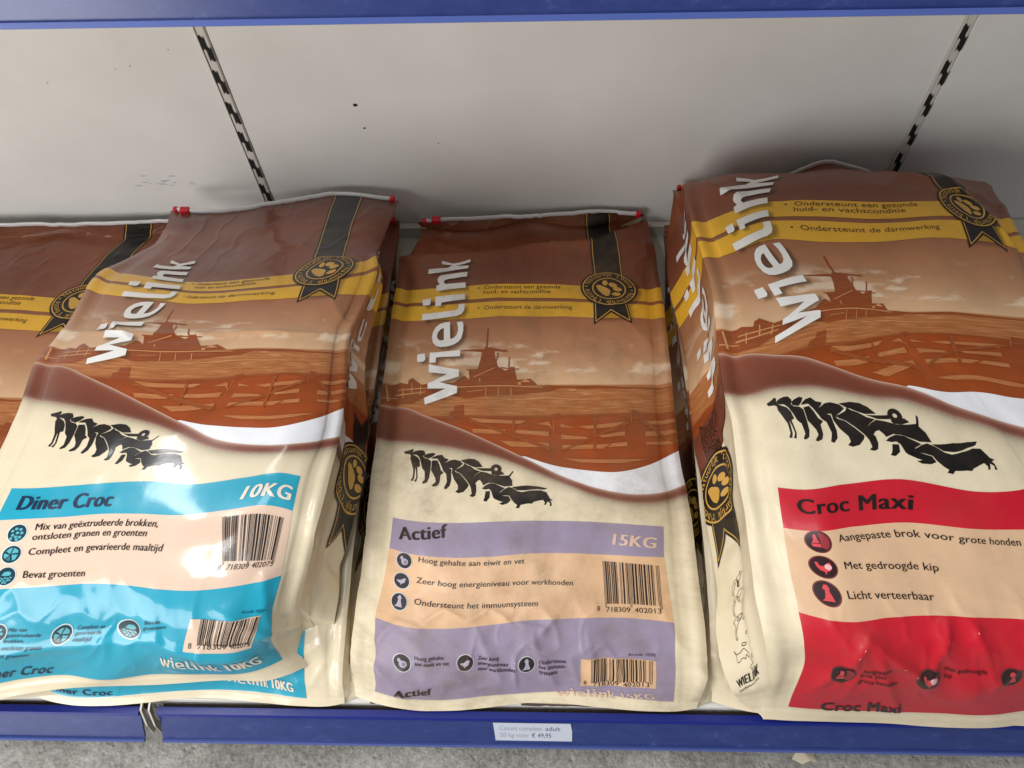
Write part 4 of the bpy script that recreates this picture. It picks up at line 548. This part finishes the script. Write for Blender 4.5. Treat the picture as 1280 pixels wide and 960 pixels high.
    u = np.linspace(0, 1, 9)[None,:,None]; B = Qs[-1][:,None]*(1-u)+Qs[1][:,None]*u; ii = np.linspace(0, len(FX)-1, 9).astype(int); fz = sf.P[:, ii, 2]; B[...,2] = np.minimum(B[...,2], fz-.003); fm = np.minimum.reduce([fz[np.clip(np.arange(len(FY))+k, 0, len(FY)-1)] for k in range(-24, 25, 2)]); top = FY > 620; B[top,1:-1,2] = np.minimum(B[top,1:-1,2], np.maximum(fm[top,1:-1]-.004, .1225));  me = grid_mesh('back_panel', B-off, True)
    attrs(me, np.tile(np.array(CREAM), (B.shape[0]*9, 1)), None, np.c_[np.tile(np.linspace(-190,190,9), len(FY)), np.repeat(FY, 9)]); link('back_panel', me, root, mat)
    # resealable zip along the top
    top = [Vector(p) for p in (lf.P[-1]+lf.N[-1]*.0012)]; mb = MB().tube([p+Vector((0,.0015,.001)) for p in top[4:-3:3]], .0021, 12, .0042); zp = mb.build('zip_strip', ZIP_WHITE, root, True)
    def clip(i, w, nm, k=1.0):
        p = top[i]; mb = MB().box(p.x-w/2, p.x+w/2, p.y-.0035*k, p.y+.0050*k, p.z-.0040*k, p.z+.0058*k, .0012); mb.build(nm, RED_PLASTIC, zp)
    clip(5, .007, 'end_clip'); clip(-5, .008, 'end_clip')
    if slider: clip(14, .015, 'slider', 1.15)
    return root

# ------------------------------------------------------------------ the setting
fl, t, b = new_mat('rough_concrete', .85, spec=.3)
tc = N(t, 'ShaderNodeTexCoord').outputs['Object']
n1 = N(t, 'ShaderNodeTexNoise', Scale=7.0, Detail=9.0, Roughness=.65); n2 = N(t, 'ShaderNodeTexNoise', Scale=120.0, Detail=6.0, Roughness=.72); v1 = N(t, 'ShaderNodeTexVoronoi', Scale=70.0)
for n in (n1, n2, v1): t.links.new(tc, n.inputs['Vector'])
c = mix(t, .45, ramp(t, n1.outputs[0], [(.32, S(112,109,103)), (.5, S(158,155,148)), (.66, S(204,201,194))]), ramp(t, n2.outputs[0], [(.34, S(86,82,76)), (.5, S(160,156,148)), (.68, S(212,208,200))]))
t.links.new(c, b.inputs['Base Color'])
hgt = math_n(t, 'ADD', math_n(t, 'MULTIPLY', n2.outputs[0], .7), math_n(t, 'MULTIPLY', ramp(t, v1.outputs[0], [(.0, (0,0,0)), (.25, (1,1,1))]), .35))
bp = N(t, 'ShaderNodeBump', Strength=.9, Distance=.009); t.links.new(hgt, bp.inputs['Height']); t.links.new(bp.outputs[0], b.inputs['Normal'])
xs_, ys_ = np.linspace(-4, 4, 41), np.linspace(-4, .98, 31); gx_, gy_ = np.meshgrid(xs_, ys_)
tag(link('floor', grid_mesh('floor', np.stack([gx_, gy_, .0006*vnoise(gx_, gy_, .3, 3)-.0006], -1)), None, fl), kind='structure')

def painted(name, col, rough, specks=True, sp=.4):
    m, t, b = new_mat(name, rough, spec=sp); tc = N(t, 'ShaderNodeTexCoord').outputs['Object']
    n = N(t, 'ShaderNodeTexNoise', Scale=3.0, Detail=6.0, Roughness=.6); n2 = N(t, 'ShaderNodeTexNoise', Scale=46.0, Detail=3.0, Roughness=.5); n3 = N(t, 'ShaderNodeTexNoise', Scale=700.0, Detail=1.0)
    for q in (n, n2, n3): t.links.new(tc, q.inputs['Vector'])
    c = mix(t, 1.0, col, ramp(t, n.outputs[0], [(.3, (.90,.89,.87)), (.65, (1.03,1.03,1.03))]), 'MULTIPLY')
    if specks: c = mix(t, ramp(t, n2.outputs[0], [(.80, (0,0,0)), (.82, (.4,.4,.4))]), c, S(120,104,88))
    t.links.new(c, b.inputs['Base Color']); bp = N(t, 'ShaderNodeBump', Strength=.12, Distance=.0006); t.links.new(n3.outputs[0], bp.inputs['Height']); t.links.new(bp.outputs[0], b.inputs['Normal']); return m
PANEL = painted('cream_painted_steel', S(228,226,222), .42); SHELF = painted('white_painted_shelf', S(216,214,206), .4); UPR = painted('aged_white_upright', S(212,208,200), .45)
DARK, _, _ = new_mat('dark_slot', .8, S(16,14,14)); GRIME, gt, gb = new_mat('grime', .95); n = N(gt, 'ShaderNodeTexNoise', Scale=180.0, Detail=6.0); gt.links.new(ramp(gt, n.outputs[0], [(.35, S(18,14,12)), (.6, S(64,50,40)), (.8, S(120,104,88))]), gb.inputs['Base Color'])
SCRATCH, _, _ = new_mat('blue_scuff', .6, S(158,186,204)); RUSTM, _, _ = new_mat('rusty_chip', .9, S(74,58,50))
WALL = .930
UX = (-.448, .556)
def back_panel_obj(x0, x1, label, extras):
    o = MB().box(x0, x1, WALL-.002, WALL+.02, .02, 1.7, .001).build('back_panel', PANEL); tag(o, label, 'wall panel', 'back panels of the shelving'); extras(o)
def none(o): pass
def wall_marks(o):
    import bmesh
    for x, z, r in ((-.2655,.3895,.0032), (-.2600,.3480,.0018), (-.152,.318,.0012)):
        mb = MB(); k = 0; n = 14; mb.v += [(x+r*math.cos(2*math.pi*i/n), WALL-.0027, z+r*.8*math.sin(2*math.pi*i/n)) for i in range(n)]; mb.f.append(tuple(k+i for i in range(n)))
        mb.build('screw_hole', DARK, o)
def left_marks(o):
    mb = MB(); r = random.Random(5)
    for i in range(15):
        x = -.62+r.gauss(0, .035); z = .242+r.gauss(0, .006); w = r.uniform(.003, .016); h = r.uniform(.0006, .0016); k = len(mb.v)
        mb.v += [(x, WALL-.0027, z), (x+w, WALL-.0027, z+h*.4), (x+w*.9, WALL-.0027, z+h*1.2), (x+w*.1, WALL-.0027, z+h)]; mb.f.append((k,k+1,k+2,k+3))
    mb.build('blue_scuff', SCRATCH, o)
    for i in range(9):
        mb = MB()
        x = r.uniform(-.95, -.47); z = r.uniform(.2, .5); w = r.uniform(.001, .006); h = r.uniform(.0006, .0024); k = len(mb.v)
        mb.v += [(x, WALL-.0027, z), (x+w, WALL-.0027, z+h*.3), (x+w*.7, WALL-.0027, z+h), (x-w*.2, WALL-.0027, z+h*.6)]; mb.f.append((k,k+1,k+2,k+3)); mb.build('paint_chip', RUSTM, o)
back_panel_obj(-1.9, UX[0]-.0078, 'cream steel back panel left of the left slotted upright, with faint blue scuffs', left_marks)
back_panel_obj(UX[0]+.0078, UX[1]-.0078, 'cream steel back panel between the two slotted uprights, with small screw holes', wall_marks)
back_panel_obj(UX[1]+.0078, 2.0, 'cream steel back panel right of the right slotted upright, in shade', none)
def upright(x, label):
    r = empty('slotted_upright', (x, WALL, 0)); tag(r, label, 'shelf upright', 'slotted uprights')
    MB().box(-.0066, .0066, -.004, .02, .02, 1.7, .0015).build('post', UPR, r)
    mb = MB(); z = .07
    z = .0584
    while z < 1.65:      # each slot a pair of offset notched openings
        for dx, dz in ((-.0022, .011), (.0022, -.005)):
            k = len(mb.v); prof = [(-.0038,-.0125),(-.002,-.008),(.0015,-.0125),(.0038,-.011),(.0038,.0115),(.002,.007),(-.0015,.0125),(-.0038,.010)]
            mb.v += [(dx+px, -.0046-(.0003 if dx > 0 else 0), z+dz+pz) for px, pz in prof]; mb.f.append(tuple(k+i for i in range(8)))
        z += .053
    mb.build('slot_row', DARK, r)
    MB().box(-.0077, -.0067, -.0055, 0, .02, 1.7).build('edge_strip', UPR, r)
upright(UX[0], 'white slotted upright rising behind the teal labelled bag'); upright(UX[1], 'white slotted upright rising behind the large red labelled bag')

BLUE_D, t, b = new_mat('dark_blue_plastic', .3, S(16,32,118)); BLUE_F, t, b = new_mat('blue_price_rail', .28)
tc = N(t, 'ShaderNodeTexCoord').outputs['Object']; mp = N(t, 'ShaderNodeMapping'); mp.inputs['Scale'].default_value = (1.6, 3, 3); t.links.new(tc, mp.inputs[0])
n = N(t, 'ShaderNodeTexNoise', Scale=26.0, Detail=9.0, Roughness=.78); t.links.new(mp.outputs[0], n.inputs['Vector'])
t.links.new(ramp(t, n.outputs[0], [(.33, S(38,50,104)), (.58, S(46,60,114)), (.70, S(70,84,134)), (.82, S(118,126,158))]), b.inputs['Base Color'])
CLEAR, _, _ = new_mat('pale_plastic_lip', .25, S(72,88,150))
def rail(x0, x1, y, z, parent, h=.033, lean=.028):
    """tilted price rail: dark top bead, face, pale lower lip"""
    r = MB().prism_x([(y, z), (y-lean, z-h), (y-lean+.003, z-h-.001), (y+.004, z-.001)], x0, x1).build('price_rail', BLUE_F, parent)
    MB().prism_x([(y+.006, z+.0005), (y+.005, z+.003), (y-.003, z+.0035), (y-.0055, z+.0005), (y-.004, z-.003), (y+.004, z-.003)], x0, x1).build('top_bead', BLUE_D, r)
    MB().prism_x([(y-lean+.001, z-h-.0005), (y-lean-.0025, z-h+.002), (y-lean-.0045, z-h-.0015), (y-lean-.001, z-h-.004)], x0, x1).build('lower_lip', CLEAR, r)
    return r
def base_shelf(x0, x1, label, rx0, rx1):
    r = empty('base_shelf', ((x0+x1)/2, .55, .02)); ox, oy, oz = r.location; tag(r, label, 'shelf', 'base shelves')
    prof = [(.163,.098),(.1595,.101),(.158,.106),(.158,.113),(.1595,.118),(.163,.1205),(.168,.121),(.925,.121),(.925,.1),(.19,.1),(.19,.02),(.186,.02),(.186,.095)]
    f = lambda q: [(y-oy, z-oz) for y, z in q]
    MB().prism_x(f(prof), x0-ox, x1-ox).build('shelf_board', SHELF, r)
    MB().prism_x(f([(.915,.1215),(.915,.146),(.9255,.147),(.9255,.1215)]), x0-ox, x1-ox).build('back_lip', SHELF, r)
    q = rail(rx0-ox, rx1-ox, .1465-oy, .1135-oz, r, .0315, .0265)
    mb = MB(); rr = random.Random(int(100*abs(x0)))
    mb.prism_x(f([(.1515,.100),(.1577,.1045),(.1577,.097),(.1515,.095)]), rx0-ox, rx1-ox); mb.build('gap_grime', GRIME, r)
    return r
base_shelf(-1.75, -.4655, 'white base shelf with blue rail, left of the metal clip', -1.75, -.491)
base_shelf(-.4645, 1.6, 'white base shelf with blue rail carrying a price label, right of the metal clip', -.468, 1.6)
u = empty('upper_shelf', (0, .7, .8)); tag(u, 'upper shelf with blue price rail across the top', 'shelf')
MB().box(-1.75, 1.6, -.19, .225, .028, .052, .002).build('shelf_board', SHELF, u)
rail(-1.75, 1.6, -.197+.0, .048, u, .043, .012)

# chipped paint and crumbs along the shelf front
mb = MB(); r = random.Random(11)
def chip(x, w, y0=.1592, y1=.1665):
    n = 12; k = len(mb.v); up = [(x+w*i/n, y1+r.uniform(-.002, .0012), .1228) for i in range(n+1)]; lo = [(x+w*i/n, y0-.0012+r.uniform(0, .001), .1196) for i in range(n+1)]
    mb.v += up+lo; mb.f += [(k+i, k+n+1+i, k+n+2+i, k+i+1) for i in range(n)]
for x, w in ((-.545,.035),(-.497,.035),(-.205,.03),(-.165,.12),(-.02,.09),(.12,.06)): chip(x, w)
tag(mb.build('chipped_paint', RUSTM), 'brown flakes where white paint has chipped off the shelf front edge', 'paint chips', kind='stuff')
mb = MB()
for i in range(260):
    x = r.uniform(-.85, .62); y = r.uniform(.152, .1565); s_ = r.uniform(.0008, .0026); z = r.uniform(.1035, .107)
    k = len(mb.v); mb.v += [(x+r.uniform(-s_,s_), y+r.uniform(-s_,s_)*.6, z+r.uniform(-s_,s_)) for _ in range(4)]; mb.f += [(k,k+1,k+2),(k,k+2,k+3),(k,k+3,k+1),(k+1,k+3,k+2)]
tag(mb.build('dirt_crumbs', GRIME), 'dark crumbs and dirt caught between shelf edge and blue rail', 'dirt', kind='stuff')

# metal clip where two rails meet
STEEL, _, sb = new_mat('worn_zinc', .38, S(176,172,160)); sb.inputs['Metallic'].default_value = .6
cl = empty('shelf_bracket', (-.4785, .15, .115)); tag(cl, 'bent metal bracket hook in the gap between the blue rails', 'bracket')
for dx in (-.0075, .0025):
    p = [(.006,.012),(-.004,.010),(-.019,-.008),(-.024,-.030),(-.014,-.034),(-.0095,-.012),(.0,.004)]
    v = [(dx+(.004 if y < -.012 else 0)+e, y, z) for e in (0, .0022) for y, z in p]; n = len(p)
    fc = [tuple(range(n))[::-1], tuple(range(n, 2*n))]+[(i, (i+1) % n, n+(i+1) % n, n+i) for i in range(n)]
    link('hook_plate', poly_mesh('hook_plate', v, fc), cl, STEEL)

# price label clipped on the lower rail
PAPER, _, _ = new_mat('price_label_paper', .35, S(186,190,202)); FADED, _, _ = new_mat('faded_print', .6, S(158,160,168)); FADED2, _, _ = new_mat('dark_print', .6, S(96,96,106))
pl = empty('price_label', (.0, .1465, .1135)); tag(pl, 'white paper price label on the blue rail below the lilac bag', 'price label')
dy, dz = -.0265, -.0315; Lr = math.hypot(dy, dz); ny, nz = dz/Lr, -dy/Lr
railp = lambda x, tt, h=0: (x, dy*tt+ny*h*1.0, dz*tt+nz*h*1.0)
def on_rail(T, h): return [railp(p[0], p[1], h) for t_ in T for p in t_]
X0, X1 = -.0545, .0420
q = [(X0,.20),(X1-.002,.20),(X1,.5),(X1,.84),(X0+.003,.84),(X0+.002,.6)]; v = [railp(x, t_, h) for h in (.0006, .0012) for x, t_ in q]; n = len(q)
me = poly_mesh('paper', v, [tuple(range(n)), tuple(range(n, 2*n))[::-1]]+[(i, (i+1) % n, n+(i+1) % n, n+i) for i in range(n)]); pp = link('paper', me, pl, PAPER)
def rail_text(s, x0, x1, tb, cap, mat, w):
    T = text_tris(s, w); a, b_ = T[...,0].min(), T[...,0].max(); X = x0+(T[...,0]-a)/(b_-a)*(x1-x0); Y = tb-T[...,1]/CAP*cap
    T2 = np.stack([X, Y], -1); v = on_rail(T2, .0015); link('price_print', poly_mesh('price_print', v, [(3*i, 3*i+1, 3*i+2) for i in range(len(T2))]), pp, mat)
rail_text('Cavom compleet', X0+.008, X0+.060, .46, .15, FADED, 0); rail_text('adult', X0+.064, X0+.082, .46, .15, FADED2, 0)
rail_text('20 kg voor', X0+.008, X0+.044, .71, .15, FADED, 0); rail_text('\u20ac 49,95', X0+.047, X0+.071, .71, .15, FADED2, 0)

# dry leaf on the floor
LEAF, t, b = new_mat('dry_leaf', .8); n = N(t, 'ShaderNodeTexNoise', Scale=160.0, Detail=4.0); t.links.new(ramp(t, n.outputs[0], [(.35, S(176,158,132)), (.6, S(220,208,186))]), b.inputs['Base Color'])
lp = [(-.013,-.006),(-.004,-.011),(.004,-.008),(.013,-.009),(.010,-.002),(.014,.004),(.006,.005),(.002,.013),(-.004,.008),(-.012,.009),(-.008,.002)]
v = [(0,0,.006)]+[(x, y, .003+.004*math.sin(7*i)) for i, (x, y) in enumerate(lp)]; n = len(lp)
lf = link('dry_leaf', poly_mesh('dry_leaf', v, [(0, 1+i, 1+(i+1) % n) for i in range(n)]), None, LEAF); lf.scale = (1.25, 1.25, 1.2); lf.location = (.346, .124, .002); tag(lf, 'small torn pale dry leaf on the concrete floor', 'leaf')

# ------------------------------------------------------------------ the bags
lay = lambda k: np.array(PLACED[k], float).reshape(len(YS), len(XS), 3)
flat = lambda y: .1235+0*y
low = laid(-.432, 1.04, 0, .8)
def on_low(y): return np.interp(y, FY, 125/1000+(spread(low)[:, len(FX)//2, 2]-.125))+.006
make_bag('left', laid(-.806, 1.06, .2, .78), 'teal', 'satin', 3, [], 'dog food bag at the far left edge, its rosette half hidden behind the teal bag', flat, name='food_bag')
make_bag('lower', low, 'teal', 'glossy', 8, [], 'teal labelled dog food bag lying underneath another, only its bottom edge showing', flat, ldx=-20, ldy=-4)
make_bag('diner', lay('diner'), 'teal', 'glossy', 21, [(-180,452,190,448,2.6,5),(-150,480,-90,436,2.4,5),(-180,40,-30,50,3.0,5),(-30,50,60,58,3.0,5),(60,60,150,36,3.5,5),(150,110,172,60,3,6),(120,90,190,40,3,6),(60,660,150,560,2.5,12),(140,520,186,470,2.5,8)],
         'teal labelled dog food bag on top of its stack, a white glare across its label', lambda y: on_low(y), rough=.7, taper=(300, 690),
         calm=lambda X, Y: .92*sstep(80, 130, Y)*(1-sstep(330, 380, Y))*np.exp(-((X-(-20+(300-Y)*.55))/70)**2))
def fold_back(X, Y):                         # the empty top of the middle bag is folded over: a step down behind the fold
    f = 640+(X+190)/380*50-6*np.cos(X/60); return 3*np.exp(-((Y-f+6)/9)**2)-26*sstep(f, f+4, Y)*np.clip((742-Y)/(742-f-4), 0, 1)
make_bag('actief', lay('actief'), 'lilac', 'dusty', 33, [(-170,78,-150,112,2.6,3),(-150,112,-120,108,2.4,3),(-120,112,-95,128,2.4,3),(-95,128,-70,114,2.4,3),(-70,114,-45,124,2.4,3),(-45,124,-10,102,2.2,3),(-10,102,30,96,2.4,4),(20,90,40,110,2.2,4),(-60,100,-30,40,2.4,7),(10,90,40,30,2.8,7),(80,90,90,30,2.2,9),(-175,60,-140,20,3.5,7),(-190,672,190,664,3.5,6),(-170,696,-90,682,3,6),(120,560,185,450,1.8,16)],
         'lilac labelled dog food bag lying alone in the middle of the shelf', flat, art='actief', relief=fold_back, taper=(560, 680))
make_bag('lower', laid(.475, 1.40, 0, .8), 'red', 'satin', 54, [], 'dog food bag underneath the large red labelled bag, only its left side showing', flat, art='maxi', lshift=60)
make_bag('maxi', lay('maxi'), 'red', 'satin', 61, [(-160,40,-120,92,4,5),(-120,92,-60,50,4,5),(-60,50,-40,104,4,6),(-20,104,0,50,3.5,6),(0,50,40,80,4,6),(40,80,90,40,4,6),(-150,110,-130,60,3,5),(-170,640,-120,600,3,8),(-150,648,-60,640,3,6),(60,640,190,600,3,9),(110,640,170,520,4,14),(-110,80,-90,20,3,6)],
         'large red labelled dog food bag on top of the right stack', lambda y: on_low(y), art='maxi', fin=8, taper=(640, 745))
